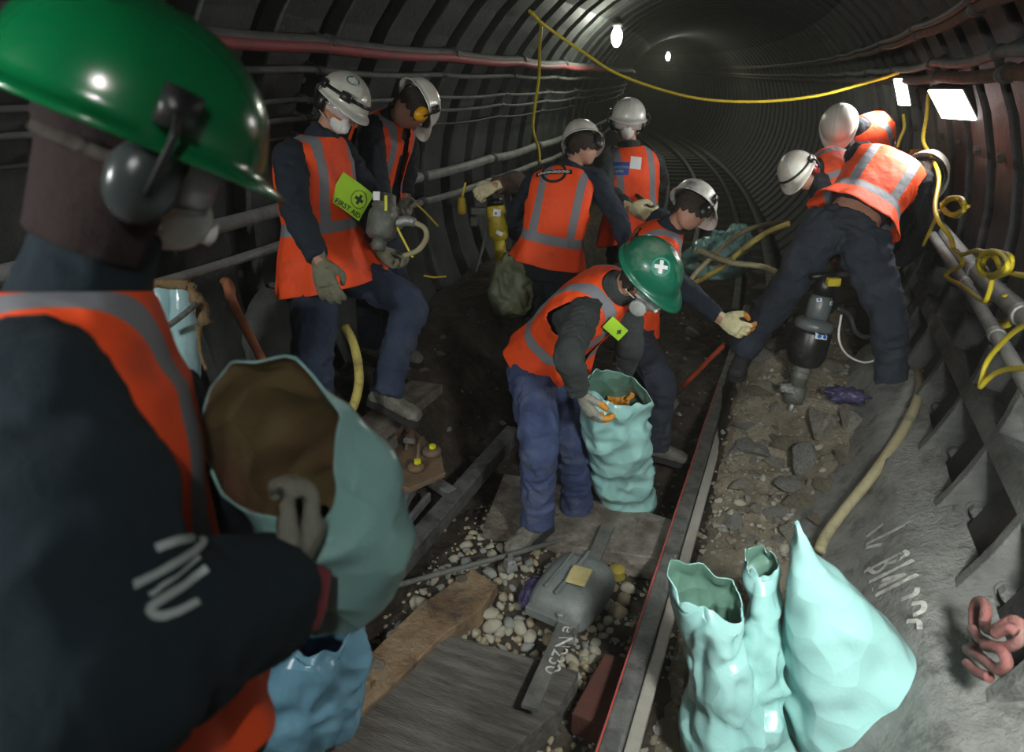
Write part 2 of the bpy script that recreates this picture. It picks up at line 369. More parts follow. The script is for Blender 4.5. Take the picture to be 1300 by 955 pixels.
# ================================================================ the setting
SC, RC = 3.0, 60.0
def path(s):
    """tunnel centre line: straight, then bending left and climbing a little; returns point at rail level and tangent"""
    if s <= SC: return V((0, s, 0)), V((0,1,0))
    a = (s-SC)/RC; z = .0007*(s-SC)**2
    return V((-RC*(1-math.cos(a)), SC+RC*math.sin(a), z)), V((-math.sin(a), math.cos(a), 0))
def tp(s, R, ang, dz=0):
    """point on the lining; ang 0 = right, 90 = crown, 180 = left"""
    c, t = path(s); r = V((t.y, -t.x, 0)); a = math.radians(ang)
    return c + V((0,0,ZC+dz)) + r*(R*math.cos(a)) + V((0,0,1))*(R*math.sin(a))
RING = .48
def lining(name, a0, a1, m, m2, s0=-1.5, s1=62, prof=((0,1.8),(.30,1.8),(.315,1.9),(.465,1.9),(.48,1.8)), na=10):
    bm = bmesh.new(); s = s0
    while s < s1:
        nn = na if s < 20 else max(4, na//2)
        dk = 1 if s < 9 else .3
        for (p, q) in zip(prof, prof[1:]):
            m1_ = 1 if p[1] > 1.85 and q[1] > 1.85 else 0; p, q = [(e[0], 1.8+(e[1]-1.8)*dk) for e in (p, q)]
            rows = [[tp(s+p[0], p[1], a0+(a1-a0)*k/nn) for k in range(nn+1)], [tp(s+q[0], q[1], a0+(a1-a0)*k/nn) for k in range(nn+1)]]
            grid(bm, rows, mi=m1_)
        s += RING
    bmesh.ops.remove_doubles(bm, verts=bm.verts, dist=.0008)
    # outer skin gives the lining its thickness
    s = s0; rows = []
    while s < s1+2: rows.append([tp(s, 1.99, a0+(a1-a0)*k/na) for k in range(na+1)]); s += 2
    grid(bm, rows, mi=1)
    o = obj(name, bm, [m, m2], smooth=False); tag(o, kind='structure'); return o
wl = lining('wall_left', 128, 238, 'iron', 'iron_dark', na=14)
cl = lining('ceiling', 52, 128, 'iron_shaded', 'iron_shaded', na=12)
wr = lining('wall_right', -58, 52, 'iron_rust', 'iron_dark', na=14)
def ringbolt(s, ang, par, r=1.9, big=1.0, m='iron_dark'):
    bm = bmesh.new(); p = tp(s, r, ang); q = tp(s, r-.06, ang); d = (q-p).normalized()
    lathe(bm, [(.030*big,-.03),(.030*big,.01)], frame(p, V((0,1,0)), d), 10)
    lathe(bm, [(.024*big,.01),(.024*big,.045),(.018*big,.05)], frame(p, V((0,1,0)), d), 6)
    return obj('bolt', bm, m, par, smooth=False)
for i in range(2, 22):
    for a in (140, 155, 170, 186): ringbolt(-1.5+RING*i+.39, a, wl, m='iron')
for i in range(6, 17):
    for a in (-8, 14): ringbolt(-1.5+RING*i+.15, a, wr, r=1.82, m='iron_rust')
    for a in (3, 25): ringbolt(-1.5+RING*i+.39, a, wr, m='iron')
# end closing of the dark tunnel
bm = bmesh.new(); rows = [[tp(62, 2.0*k/4, a*30) for a in range(13)] for k in range(1, 5)]; grid(bm, rows)
tag(obj('trim_1', bm, 'iron_dark'), kind='structure')
# ground
def bump2(x, y, cx, cy, sx, sy, h): return h*math.exp(-((x-cx)/sx)**2-((y-cy)/sy)**2)
def gz(x, y):
    z = -.24
    z += bump2(x, y, -.15, 2.35, .5, .42, .12)            # ballast patch between the rails
    z -= bump2(x, y, .05, 3.3, .4, .5, .06); z += .17/(1+math.exp(-(y-4.3)*5))              # dug-out trench
    if x > .5:
        k = min(1, (x-.5)/.15)
        z += k*(.10 - .17/(1+math.exp(-(y-4.3)*5)) + bump2(x, y, 1.3, 5.8, .4, 1.0, .5) + bump2(x, y, .85, 4.4, .38, .7, .48) + bump2(x, y, 1.3, 3.7, .3, .6, .18) + bump2(x, y, 1.0, 2.6, .4, .8, .05))
    if x > 1.0: z += (x-1.0)*.35
    if x < -.68: z += min(1, (-.68-x)/.55)*.56
    z += bump2(x, y, -.95, 2.2, .35, .5, .05)
    z += .035*noise.noise(V((x*3, y*3, 0))) + .03*noise.noise(V((x*8, y*8, 3))) + .018*noise.noise(V((x*20, y*20, 7)))
    return z
bm = bmesh.new(); rows = []; y = -1.4
while y < 9:
    st = .03 if 1.0 < y < 6 else .08
    rows.append([V((x, y, gz(x, y))) for x in [-1.62 + 3.24*k/100 for k in range(101)]]); y += st
grid(bm, rows)
fl = obj('floor', bm, 'soil'); tag(fl, kind='structure')
# far trackbed follows the bend
bm = bmesh.new(); rows = []
s = 8.9
while s < 62: rows.append([tp(s, 1, 0, -ZC) + (tp(s, 2, 0)-tp(s, 1, 0))*(k/8*3.2-1.6-1) + V((0,0,-.22)) for k in range(9)]); s += .8
grid(bm, rows); tag(obj('floor_far', bm, 'soil'), kind='structure')
FLB = bvh_world(fl)
def ground(x, y):
    h = FLB.ray_cast(V((x, y, 1.0)), V((0,0,-1))); return h[0].z if h[0] is not None else gz(x, y)
# spoil covering on the right side: paler rubble
bm = bmesh.new(); rows = []
for j in range(100):
    y = 1.5 + j*.04; row = []
    for k in range(30):
        x = .66 + k*.025
        e = min(1, min(j, 99-j)/6, (k+.5)/3, (29-k+.5)/4)
        row.append(V((x, y, gz(x, y) - .02 + .04*e + .025*abs(noise.noise(V((x*14, y*14, 1))))+ .03*max(0,noise.noise(V((x*5, y*5, 4)))))))
    rows.append(row)
grid(bm, rows); tag(obj('spoil_heap', bm, 'spoil', org=(1.0,3.5,0)), 'heap of pale brown dug-out rubble to the right of the rail, under the breaker', 'rubble', kind='stuff')
# ---------------------------------------------------------------- rails
def rail(name, pts, prof, label, cat, m, dz=0, group=None, mi=None, parts=None):
    rt = thing(name, pts[0], label, cat, group)
    def sweep(prof, mm, nm):
        bm = bmesh.new(); rows = []
        for i, p in enumerate(pts):
            t = (V(pts[min(i+1,len(pts)-1)])-V(pts[max(i-1,0)])).normalized(); r = t.cross(V((0,0,1))).normalized()
            rows.append([V(p)+r*a+V((0,0,b+dz)) for a, b in prof])
        R = grid(bm, rows, close=True); bm.faces.new(R[0]); bm.faces.new(R[-1][::-1])
        bmesh.ops.recalc_face_normals(bm, faces=bm.faces[:])
        return obj(nm, bm, mm, rt, smooth=False, bevel=.004)
    for nm, pr, mm in parts: sweep(pr, mm, nm)
    return rt
HEAD = [(-.036,-.045),(-.036,-.006),(-.028,0),(.028,0),(.036,-.006),(.036,-.045),(.012,-.055),(-.012,-.055)]
WEB = [(-.010,-.052),(.010,-.052),(.012,-.14),(-.012,-.14)]
FOOT = [(-.07,-.162),(.07,-.162),(.07,-.148),(.014,-.132),(-.014,-.132),(-.07,-.148)]
def pl(x, a, b, n): return [V((x, a+(b-a)*i/n, 0)) for i in range(n+1)]
# right running rail: head with a shoulder on its outer side
rr = rail('running_rail', pl(.555, 1.2, 6.6, 20), None, 'right-hand steel rail with a thin red painted line, running towards the breaker', 'rail', 'rail_top',
    parts=[('rail_head', HEAD, 'rail_top'), ('rail_web', WEB, 'rail_side'), ('rail_foot', FOOT, 'rail_side')])
bm = bmesh.new(); box(bm, (.555+.062, 2.6, -.04), (.045, 2.8, .03)); obj('side_strip', bm, 'rail_foot', rr, smooth=False, bevel=.004)
bm = bmesh.new(); box(bm, (.555-.0345, 3.0, .0005), (.006, 3.4, .003)); obj('paint_line', bm, 'paint_red', rr, smooth=False)
# left rail: square section bar, ends behind the worker's leg
SQ = [(-.045,-.085),(-.045,-.004),(-.041,0),(.041,0),(.045,-.004),(.045,-.085)]
lr = rail('running_rail', pl(-.555, 1.0, 3.45, 10), None, 'thick square-topped dark rail on the left, cut off beside the worker in blue trousers', 'rail', 'rail_top',
    parts=[('rail_head', SQ, 'rail_top')])
def farpts(off, s0, s1, dz=0, st=.7):
    out = []; s = s0
    while s < s1:
        c, t = path(s); out.append(c + V((t.y,-t.x,0))*off + V((0,0,dz))); s += st
    return out
for off, s0, nm, lab in ((-.555, 5.2, 'running_rail', 'left running rail curving away into the dark tunnel'),
                        (.555, 6.4, 'running_rail', 'right running rail curving away into the dark tunnel'),
                        (0, 6.6, 'conductor_rail', 'conductor rail in the middle of the distant curving track'),
                        (-.95, 5.0, 'conductor_rail', 'outer conductor rail on the left of the distant curving track')):
    h = [(a*.95, b*.95) for a, b in HEAD]
    rail(nm, farpts(off, s0, 45, .03 if nm[0]=='c' else 0), None, lab, 'rail', 'rail_top', parts=[('rail_head', h, 'rail_side' if nm[0]=='r' else 'rail_top'), ('rail_web', WEB, 'rail_side')])
rt = bmesh.new()
for i in range(40):
    s = 7+i*.65
    c, t = path(s); r = V((t.y,-t.x,0)); m = frame(c+V((0,0,-.17)), r)
    b = bmesh.new(); box(b, (0,0,0), (1.9, .22, .12), m)
    o = obj('sleeper', b, 'wood_grey', org=c+V((0,0,-.17)), smooth=False); tag(o, 'dark sleeper across the distant curving track', 'sleeper', 'sleepers of the distant track')
# right walkway strip beyond: broad pale duct curving with the track
bm = bmesh.new(); rows = []
for s in [5.6+.6*i for i in range(60)]:
    rows.append([farpts(.84, s, s+.1)[0]+V((0,0,-.02)), farpts(.96, s, s+.1)[0]+V((0,0,-.02)), farpts(.96, s, s+.1)[0]+V((0,0,-.10)), farpts(.84, s, s+.1)[0]+V((0,0,-.10))])
grid(bm, rows, close=True); tag(obj('cable_trough', bm, 'rail_side', org=rows[0][0]), 'flat grey cable trough lid curving along the right of the distant track', 'cable trough')
# ---------------------------------------------------------------- cables and pipes along the walls
def wallcable(name, a, r, m, label, s0=-1.3, s1=40, Rr=1.74, sag=.012, grp=None, top=None, seed=0, parts=()):
    pts = []; s = s0; i = 0
    while s < s1:
        ph = ((s-s0) % 1.44)/1.44
        pts.append(tp(s, Rr, a) + V((0,0,-sag*math.sin(pi*ph)*(1+.8*noise.noise(V((s*.4,seed,0)))) + .008*noise.noise(V((s*.8, seed*3, 1))))))
        s += .36 if s < 12 else 1.2; i += 1
    rt = thing(name, pts[0], label, 'cable' if 'cable' in name else 'pipe', grp)
    bm = bmesh.new(); tube(bm, pts, r, 10, 3); obj('sheath', bm, m, rt)
    if top:
        bm = bmesh.new(); tube(bm, [p + (V((0,0,-.35*r)) + (tp(1,1.6,a)-tp(1,1.74,a)).normalized()*r*.55) for p in pts], r*.82, 10, 3); obj('stripe', bm, top, rt)
    s = s0+.1
    while s < 10:
        p = tp(s, Rr, a); d = (tp(s, 1.8, a)-p).normalized(); bm = bmesh.new()
        lathe(bm, [(r*1.25,-.03),(r*1.35,-.02),(r*1.35,.02),(r*1.25,.03)], frame(p, V((0,0,1)), V((0,1,0))), 12)
        tube(bm, [p, p+d*.08], .014, 6, 1); obj('clip', bm, 'cable_black', rt); s += 1.44
    return rt
def ang_of(px, py, Rr=1.74):
    p = onwall(px, py, Rr); return math.degrees(math.atan2(p.z-ZC, p.x)) % 360
mat('cable_red', (.36,.06,.065), .6, (.22,.07,.07), 9, .3, 60)
for px, py, r, m, lab, top in (
    (520, 64, .034, 'cable_grey', 'thick dusty cable with a red side, highest on the left wall', 'cable_red'),
    (520, 93, .017, 'cable_grey', 'thin grey cable just below the red-sided cable on the left wall', None),
    (600, 122, .013, 'cable_grey', 'second thin grey cable below the red-sided cable', None),
    (600, 137, .013, 'cable_grey', 'third thin grey cable below the red-sided cable', None),
    (600, 153, .009, 'cable_black', 'thinnest dark cable, lowest of the thin ones on the left wall', None),
    (640, 201, .038, 'pipe_grey', 'fat grey pipe sloping down along the left wall at waist height', None),
    (600, 239, .026, 'pipe_grey', 'narrower grey pipe just below the fat pipe on the left wall', None)):
    wallcable('wall_pipe' if 'pipe' in m else 'wall_cable', ang_of(px, py, 1.72), r, m, lab, Rr=1.72, top=top, seed=px*.1+py)
for px, py, r, m, lab in ((1200, 30, .022, 'rust', 'rusty brown cable near the crown on the right'),
    (1250, 70, .022, 'cable_grey', 'shiny grey pipe high on the right wall above the floodlights'),
    (1290, 92, .028, 'rust', 'reddish cable on the right wall beside the floodlight'),
    (1150, 45, .018, 'cable_black', 'dark cable high on the right, uppermost beside the crown')):
    wallcable('wall_cable', ang_of(px, py, 1.7), r, m, lab, Rr=1.7, seed=py)
# two grey pipes low on the right wall
for pts, r, lab in (([(1190,285),(1240,345),(1300,400),(1420,505)], .036, 'thick grey pipe low on the right wall, wrapped in yellow cable'),
                    ([(1178,290),(1225,360),(1265,425),(1300,483),(1380,610)], .024, 'thinner grey pipe below the thick one on the right wall')):
    P = [onwall(px, py, 1.66 if r > .03 else 1.60) for px, py in pts]
    rt = thing('wall_pipe', P[0], lab, 'pipe'); bm = bmesh.new(); tube(bm, P, r, 14, 6); obj('pipe', bm, 'pipe_grey', rt)
    for t in (P[1], P[2]):
        bm = bmesh.new(); d = (P[2]-P[1]).normalized(); lathe(bm, [(r*1.15,-.02),(r*1.25,-.015),(r*1.25,.015),(r*1.15,.02)], frame(t, d.orthogonal(), d), 14); obj('coupling', bm, 'steel', rt)
# exposed flanges of the lower right rings
fr = thing('wall_flange', onz(1280, 600, .3), 'grey cast-iron flange grid of the lower right lining, with dark pockets and bolts', 'flange')
A1, A2 = [], []
RF = 1.70
def fp(px, py, R=RF): return onwall(px, py, R)
long_pts = [(1150,335),(1180,400),(1215,478),(1260,560),(1300,645),(1350,740)]
bm = bmesh.new(); LP = [fp(*q) for q in long_pts]
aL = sum(math.atan2(p.z-ZC, p.x) for p in LP)/len(LP)
def wp(y, a, R): return V((R*math.cos(a), y, ZC+R*math.sin(a)))
y0, y1 = LP[-1].y-.6, LP[0].y+1.5
rows = [[wp(y, aL-.024, R) for R in (1.95, 1.70)] + [wp(y, aL+.024, R) for R in (1.70, 1.95)] for y in (y0, (y0+y1)/2, y1)]
grid(bm, rows, close=True); obj('long_flange', bm, 'flange', fr, smooth=False, bevel=.006)
yy = y0
k = 0
while yy < y1:
    bm = bmesh.new(); rows = []
    for i in range(9):
        a = aL-.44 + i*.07; w = .026
        rows.append([wp(yy-w, a, 1.95), wp(yy-w, a, 1.70), wp(yy+w, a, 1.70), wp(yy+w, a, 1.95)])
    R = grid(bm, rows, close=True); obj('ring_flange', bm, 'flange', fr, smooth=False, bevel=.006)
    for a in (aL-.15, aL+.2):
        bm = bmesh.new(); p = wp(yy-.02, a, 1.80); lathe(bm, [(.034,-.002),(.034,.012)], frame(p, V((1,0,0)), V((0,-1,0))), 12); lathe(bm, [(.026,.012),(.026,.045),(.02,.05)], frame(p, V((1,0,0)), V((0,-1,0))), 6)
        obj('bolt', bm, 'flange', fr, smooth=False)
    yy += RING; k += 1
# sloping concrete haunch with chalk marks
bm = bmesh.new(); rows = []
for j in range(60):
    y = -.6 + j*.09; row = []
    e = min(1, j/2)
    for k in range(16):
        u = k/15; a = aL - .66 + .50*u; R = 1.62 + .02*noise.noise(V((u*4, y*2, 0))) + .012*noise.noise(V((u*12, y*9, 5)))
        R = R + .13*max(0, u-.8)*5 + (.06 if (y % RING) < .05 else 0)*0
        row.append(wp(y, a, R))
    rows.append(row)
grid(bm, rows); hb = obj('concrete_haunch', bm, 'concrete', org=(1.3,2,0)); tag(hb, 'rough grey concrete haunch sloping up to the right wall, chalked with letters', 'concrete')
hb.data.materials[0] = M['concrete']
HB = bvh_world(hb)
# ================================================================ people
def bez(P, Mm, C, t):
    if t < 0: return P + (Mm-P)*2*t
    if t > 1: return C + (C-Mm)*2*(t-1)
    return P*(1-t)**2 + Mm*2*t*(1-t) + C*t*t
def lerp_tab(tab, t):
    if t <= tab[0][0]: return tab[0][1:]
    for a, b in zip(tab, tab[1:]):
        if t <= b[0]:
            k = (t-a[0])/(b[0]-a[0]); k = k*k*(3-2*k); return [a[i]+(b[i]-a[i])*k for i in range(1, len(a))]
    return tab[-1][1:]
TORSO = [(-.2,.165,.125),(0,.165,.12),(.25,.15,.112),(.5,.158,.118),(.75,.178,.122),(.92,.18,.112),(1.0,.158,.095)]
def hand(par, wr, d, palm, thumb_sign, m, curl=.9, sc_=1.0, name='glove', cuff=None, spread=.08, thumb=.6, m2=None, vox=.0042, cuffr=1.0):
    """five fingered gloved hand: d = pointing direction, palm = the way the palm faces"""
    d = V(d).normalized(); z = -(V(palm) - d*V(palm).dot(d)).normalized()     # back of the hand
    y = z.cross(d).normalized()*thumb_sign
    def W(x, yy, zz): return V(wr) + (d*x + y*yy + z*zz)*sc_
    bm = bmesh.new()
    tube(bm, [W(-.035,0,0), W(.005,0,0), W(.035,0,0), W(.07,0,.002), W(.095,0,.0)], [.031*sc_,.031*sc_,.040*sc_,.044*sc_,.040*sc_], 14, 3, flat=.48, side=y)
    ends = []
    for i, (yo, L, r) in enumerate(((.031,.072,.0118),(.0105,.082,.0122),(-.0105,.077,.0118),(-.031,.060,.0105))):
        ca = curl*(1+.12*i+.05*math.sin(i*3)); a = 0; p = W(.082, yo, .002); pts = [p]; rr = [r*sc_*1.05]
        dx = V((1, spread*(1.5-i), 0)).normalized()
        for s, k in ((.45,.45),(.32,.95),(.23,.7)):
            a += ca*k; st = (d*dx.x*math.cos(a) + y*dx.y*math.cos(a) - z*math.sin(a)).normalized()
            p = p + st*L*s*sc_*1.15; pts.append(p); rr.append(r*sc_*(.98 if s > .3 else .82))
        tube(bm, pts, rr, 8, 3); ends.append(p)
        ell(bm, pts[-1], (r*sc_*.84,)*3, None, 8, 6)
    a = thumb; p0 = W(.022, .026, -.004); p1 = W(.052, .052, -.014*a-.004); p2 = W(.078, .060, -.036*a-.006); p3 = W(.100, .058-.018*a, -.052*a-.006)
    tube(bm, [p0, p1, p2, p3], [.017*sc_,.0155*sc_,.0135*sc_,.0105*sc_], 8, 3); ell(bm, p3, (.0108*sc_,)*3, None, 8, 6)
    o = obj(name, bm, m, par); remesh(o, vox*sc_, 3, .0012, .02, seed=len(bpy.data.objects))
    if m2:        # rubber coated finger tips
        o.data.materials.append(M[m2]); lim = V(wr)-base_of(o)
        for pl_ in o.data.polygons:
            c = pl_.center - lim
            if c.dot(z) < -.012*sc_ and c.dot(d) > .07*sc_: pl_.material_index = 1
    if cuff:
        cx_ = .035 if cuffr > 1 else 0; b = bmesh.new(); tube(b, [W(-.07+cx_,0,0), W(-.03+cx_,0,0), W(.004+cx_,0,0)], [.046*sc_*cuffr,.044*sc_*cuffr,.036*sc_*cuffr], 18, 4, flat=.8, side=y, wob=.12, seed=3)
        obj('cuff', b, cuff, o)
    return o
def boot(par, ank, toe, m='boot', sc_=1.0, up=None):
    x = (V(toe)-V(ank)); upv = V(up).normalized() if up is not None else V((0,0,1))
    x = (x - upv*x.dot(upv)*.65).normalized(); z = (upv - x*upv.dot(x)).normalized(); y = z.cross(x)
    def W(a, b, c): return V(ank) + (x*a + y*b + z*c)*sc_
    secs = [(-.075,.030,.045),(-.060,.037,.075),(-.02,.040,.115),(.03,.041,.11),(.075,.043,.085),(.12,.049,.068),(.16,.050,.060),(.19,.042,.050),(.205,.026,.034)]
    bm = bmesh.new(); rows = []
    for a, w, h in secs:
        rows.append([W(a, w*math.copysign(abs(math.cos(t))**.75, math.cos(t)), -.10 + h*.5*(1+math.copysign(abs(math.sin(t))**.75, math.sin(t)))) for t in [2*pi*k/16 for k in range(16)]])
    R = grid(bm, rows, close=True); bm.faces.new(R[0][::-1]); bm.faces.new(R[-1])
    tube(bm, [W(-.025,0,-.04), W(-.018,0,.0), W(-.012,0,.06)], [.050*sc_,.052*sc_,.055*sc_], 14, 3)
    o = obj('boot', bm, m, par); remesh(o, .007, 3, .002, .035, seed=2)
    bm = bmesh.new(); rows = []
    for a, w in ((-.08,.028),(-.065,.042),(0,.042),(.05,.040),(.12,.053),(.17,.054),(.2,.044),(.215,.026)):
        rows.append([W(a,-w,-.118), W(a,w,-.118), W(a,w,-.088), W(a,-w,-.088)])
    R = grid(bm, rows, close=True); bm.faces.new(R[0][::-1]); bm.faces.new(R[-1]); obj('sole', bm, 'sole', o, smooth=False)
    bm = bmesh.new()
    for k in range(5):
        a0 = .03+.022*k; zz = .012-.018*k
        tube(bm, [W(a0,-.022,zz-.012), W(a0+.006,0,zz), W(a0,.022,zz-.012)], .0035*sc_, 6, 3)
    obj('laces', bm, 'boot_black' if m == 'boot' else 'boot', o)
    return o
def helmet(par, H, F, U, m, kind='standard', s=.96, cups=None, lamp=None, badge=None, band=None, peak=1.0, ridge=1.0):
    """hard hat: shell with ridges, gutter and peak; cups etc. are its sub-parts"""
    F = F.normalized(); U = (U - F*U.dot(F)).normalized(); S = U.cross(F).normalized()
    O = H + U*.038*s - F*.004
    def W(p): return O + (F*p[0] + S*p[1] + U*p[2])*s
    def surf(az, el, k=1.0):
        c = math.cos(el); x = .146*c*math.cos(az); y = .120*c*math.sin(az); z = .132*math.sin(el)**.92 if el > 0 else 0
        r = 1.0
        if ridge and abs(y) < .034 and el > .35: r += .018*ridge*(1 if abs(abs(y)-.0) < .009 else 0) + .012*ridge*(1 if abs(abs(y)-.026) < .006 else 0)
        return V((x*r*k, y*r*k, z*r*k))
    bm = bmesh.new(); rows = []; NA = 72
    els = [math.radians(e) for e in (89,82,74,66,58,50,42,34,26,18,10,4,0)]
    for el in els: rows.append([W(surf(2*pi*k/NA, el)) for k in range(NA)])
    for ex, dz in ((.006,-.004),(.013,-.010),(.014,-.016)):
        row = []
        for k in range(NA):
            az = 2*pi*k/NA; p = surf(az, 0); f = max(0, math.cos(az))**2.2*peak
            n = V((math.cos(az), math.sin(az), 0))
            q = p + n*(ex) + V((f*.046*(ex/.013), 0, dz - f*.010*(ex/.013)))
            row.append(W(q))
        rows.append(row)
    R = grid(bm, rows, close=True); bm.faces.new(R[0][::-1])
    bmesh.ops.recalc_face_normals(bm, faces=bm.faces[:])
    o = obj('helmet', bm, m, par); sd = o.modifiers.new('s', 'SOLIDIFY'); sd.thickness = .0035; sd.offset = -1
    def small(name, b, mm, label=None): 
        q = obj(name, b, mm, o); 
        if label: q['label'] = label
        return q
    # harness inside
    b = bmesh.new(); tube(b, [W((.118*math.cos(a), .096*math.sin(a), -.004)) for a in [2*pi*k/24 for k in range(25)]], .009*s, 6, 1, flat=.4); small('inner_band', b, 'black_plastic')
    if band:
        b = bmesh.new(); pts = []
        for k in range(33):
            a = 2*pi*k/32; p = surf(a, .18+.10*math.cos(a), 1.02); pts.append(W(p))
        tube(b, pts, .0085*s, 6, 1, flat=.35); 
        pts = [W(surf(pi/2 if t < 0 else -pi/2, .15+(1-abs(t))*1.35, 1.035)+V((-.02*(1-abs(t)),0,0))) for t in [-1+2*k/16 for k in range(17)]]
        small('head_band', b, band)
    if kind == 'strap_over':
        pass
    if lamp:
        b = bmesh.new(); mm = frame(W(surf(lamp[0], lamp[1], 1.03)), (surf(lamp[0], lamp[1]).x*F + surf(lamp[0], lamp[1]).y*S + surf(lamp[0], lamp[1]).z*U), U)
        box(b, (.008,0,0), (.03,.05,.035), mm); lathe(b, [(.018,0),(.02,.018),(.015,.022)], mm @ Matrix.Rotation(pi/2,4,'Y'), 14); small('head_lamp', b, 'black_plastic')
    if cups:
        for sg in (-1, 1):
            b = bmesh.new(); mm = Matrix((F, S, U)).transposed().to_4x4(); mm.translation = H + (F*-.004 + S*sg*.099 + U*-.012)*s
            ell(b, (0, .004*sg, 0), (.037*s, .025*s, .046*s), mm, 18, 12)
            lathe(b, [(.033,-.004),(.036,.0),(.033,.004)], mm @ Matrix.Translation((0,-.006*sg,0)) @ Matrix.Rotation(pi/2,4,'X'), 18, sy=1.25)
            q = small('ear_cup', b, cups)
            b = bmesh.new(); ell(b, (0,-.018*sg,0), (.033*s,.012*s,.042*s), mm, 16, 8); small('ear_cushion', b, 'foam')
            b = bmesh.new()
            a0 = W((.0, .128*sg, .030)); a1 = W((-.002, .150*sg, .0)); a2 = H + (F*-.004 + S*sg*.130 + U*-.02)*s
            tube(b, [a0, a1, a2], .0065*s, 6, 4, flat=.5); box(b, (0,0,0), (.035*s,.016*s,.04*s), Matrix((F,S,U)).transposed().to_4x4() if 0 else frame(a0, F, U)); small('cup_arm', b, 'black_plastic')
    if badge:
        az, el, rad, disc, cross, rot = badge
        p = surf(az, el); n0 = V((p.x/.146**2, p.y/.12**2, p.z/.132**2)).normalized(); n = (F*n0.x + S*n0.y + U*n0.z)
        hb_ = bvh_world(o)
        mm = frame(W(p*1.0)+n*.02, U.cross(n) if rot is None else (U.cross(n)).normalized(), n); mm = mm @ Matrix.Rotation(rot or 0, 4, 'Z')
        b = bmesh.new(); prism(b, [(rad*math.cos(2*pi*k/24), rad*math.sin(2*pi*k/24)) for k in range(24)], .0002, mm)
        # flat pieces only
        bmesh.ops.delete(b, geom=[f for f in b.faces if f.normal.dot(n) < .5 and len(f.verts) <= 4 or False], context='FACES') if False else None
        b.free(); b = bmesh.new(); b.faces.new([b.verts.new(mm @ V((rad*math.cos(2*pi*k/24), rad*math.sin(2*pi*k/24), 0))) for k in range(24)])
        drape(b, hb_, -n, .0015, .05, .012)
        b2 = bmesh.new(); w = rad*.20; l = rad*.72
        b2.faces.new([b2.verts.new(mm @ V((x, y, 0))) for x, y in ((w,w),(l,w),(l,-w),(w,-w),(w,-l),(-w,-l),(-w,-w),(-l,-w),(-l,w),(-w,w),(-w,l),(w,l))][::-1])
        drape(b2, hb_, -n, .0026, .05, .008)
        merge(b, b2, 1); small('badge', b, (disc, cross))
    o['W'] = 0; del o['W']
    return o, W, (F, S, U, O)
def goggles(par, H, F, U, s=1.0, frame_m='orange_frame', lens='lens', strap='foam'):
    F = F.normalized(); U = (U - F*U.dot(F)).normalized(); S = U.cross(F).normalized()
    def W(a, h, r): return H + (F*(r*math.cos(a)*1.12) + S*(r*math.sin(a)) + U*h)*s
    bm = bmesh.new(); rows = []
    for h in (-.030,-.022,0,.022,.030):
        rows.append([W(a, h - (.012 if h < 0 and abs(a) < .22 else 0)*-1, .101 if abs(h) < .025 else .095) for a in [-1.15+2.3*k/16 for k in range(17)]])
    grid(bm, rows); o = obj('goggles', bm, lens, par); so = o.modifiers.new('s','SOLIDIFY'); so.thickness = .002
    for nm, hh in (('goggle_frame', .031), ('goggle_frame', -.031)):
        b = bmesh.new(); tube(b, [W(a, hh, .096) for a in [-1.15+2.3*k/12 for k in range(13)]], .0045*s, 6, 1); obj(nm, b, frame_m, o)
    b = bmesh.new(); tube(b, [W(a, -.002-.006*math.cos(a)*0, .090) for a in [1.1+(2*pi-2.2)*k/16 for k in range(17)]], .010*s, 6, 1, flat=.25, side=U); obj('goggle_strap', b, strap, o)
    return o
def mask(par, H, F, U, s=1.0, m='mask_white', valve='mask_white', big=1.0):
    F = F.normalized(); U = (U - F*U.dot(F)).normalized(); S = U.cross(F).normalized()
    bm = bmesh.new(); rows = []
    for i in range(8):
        t = i/7; r = math.cos(t*pi/2*.96); x = .066 + .062*math.sin(t*pi/2)*big
        rows.append([H + (F*(x - (.018*abs(math.cos(a)))*(1-t)) + S*(.047*big*r*math.cos(a)) + U*(-.050+.050*big*r*math.sin(a)*(1 if math.sin(a) < 0 else .95)))*s for a in [2*pi*k/24 for k in range(24)]])
    R = grid(bm, rows, close=True); bm.faces.new(R[-1]); o = obj('dust_mask', bm, m, par)
    so = o.modifiers.new('s','SOLIDIFY'); so.thickness = .003
    b = bmesh.new(); lathe(b, [(.017,-.004),(.018,.006),(.013,.009)], frame(H + (F*.126*big**.3 + U*-.058)*s, U, F), 18); obj('valve', b, valve, o)
    b = bmesh.new()
    for hh in (-.03, -.07): tube(b, [H + (F*.075*math.cos(a)*1.0 + S*.083*math.sin(a) + U*(hh+.03*(1-math.cos(a))*.5))*s for a in [.9+(2*pi-1.8)*k/14 for k in range(15)]], .0028*s, 5, 1)
    obj('mask_strap', b, 'elastic', o)
    return o
PEOPLE = {}
CAMR = CM.to_3x3() @ V((1,0,0)); CAMU = CM.to_3x3() @ V((0,1,0)); CAMF = CM.to_3x3() @ V((0,0,-1))
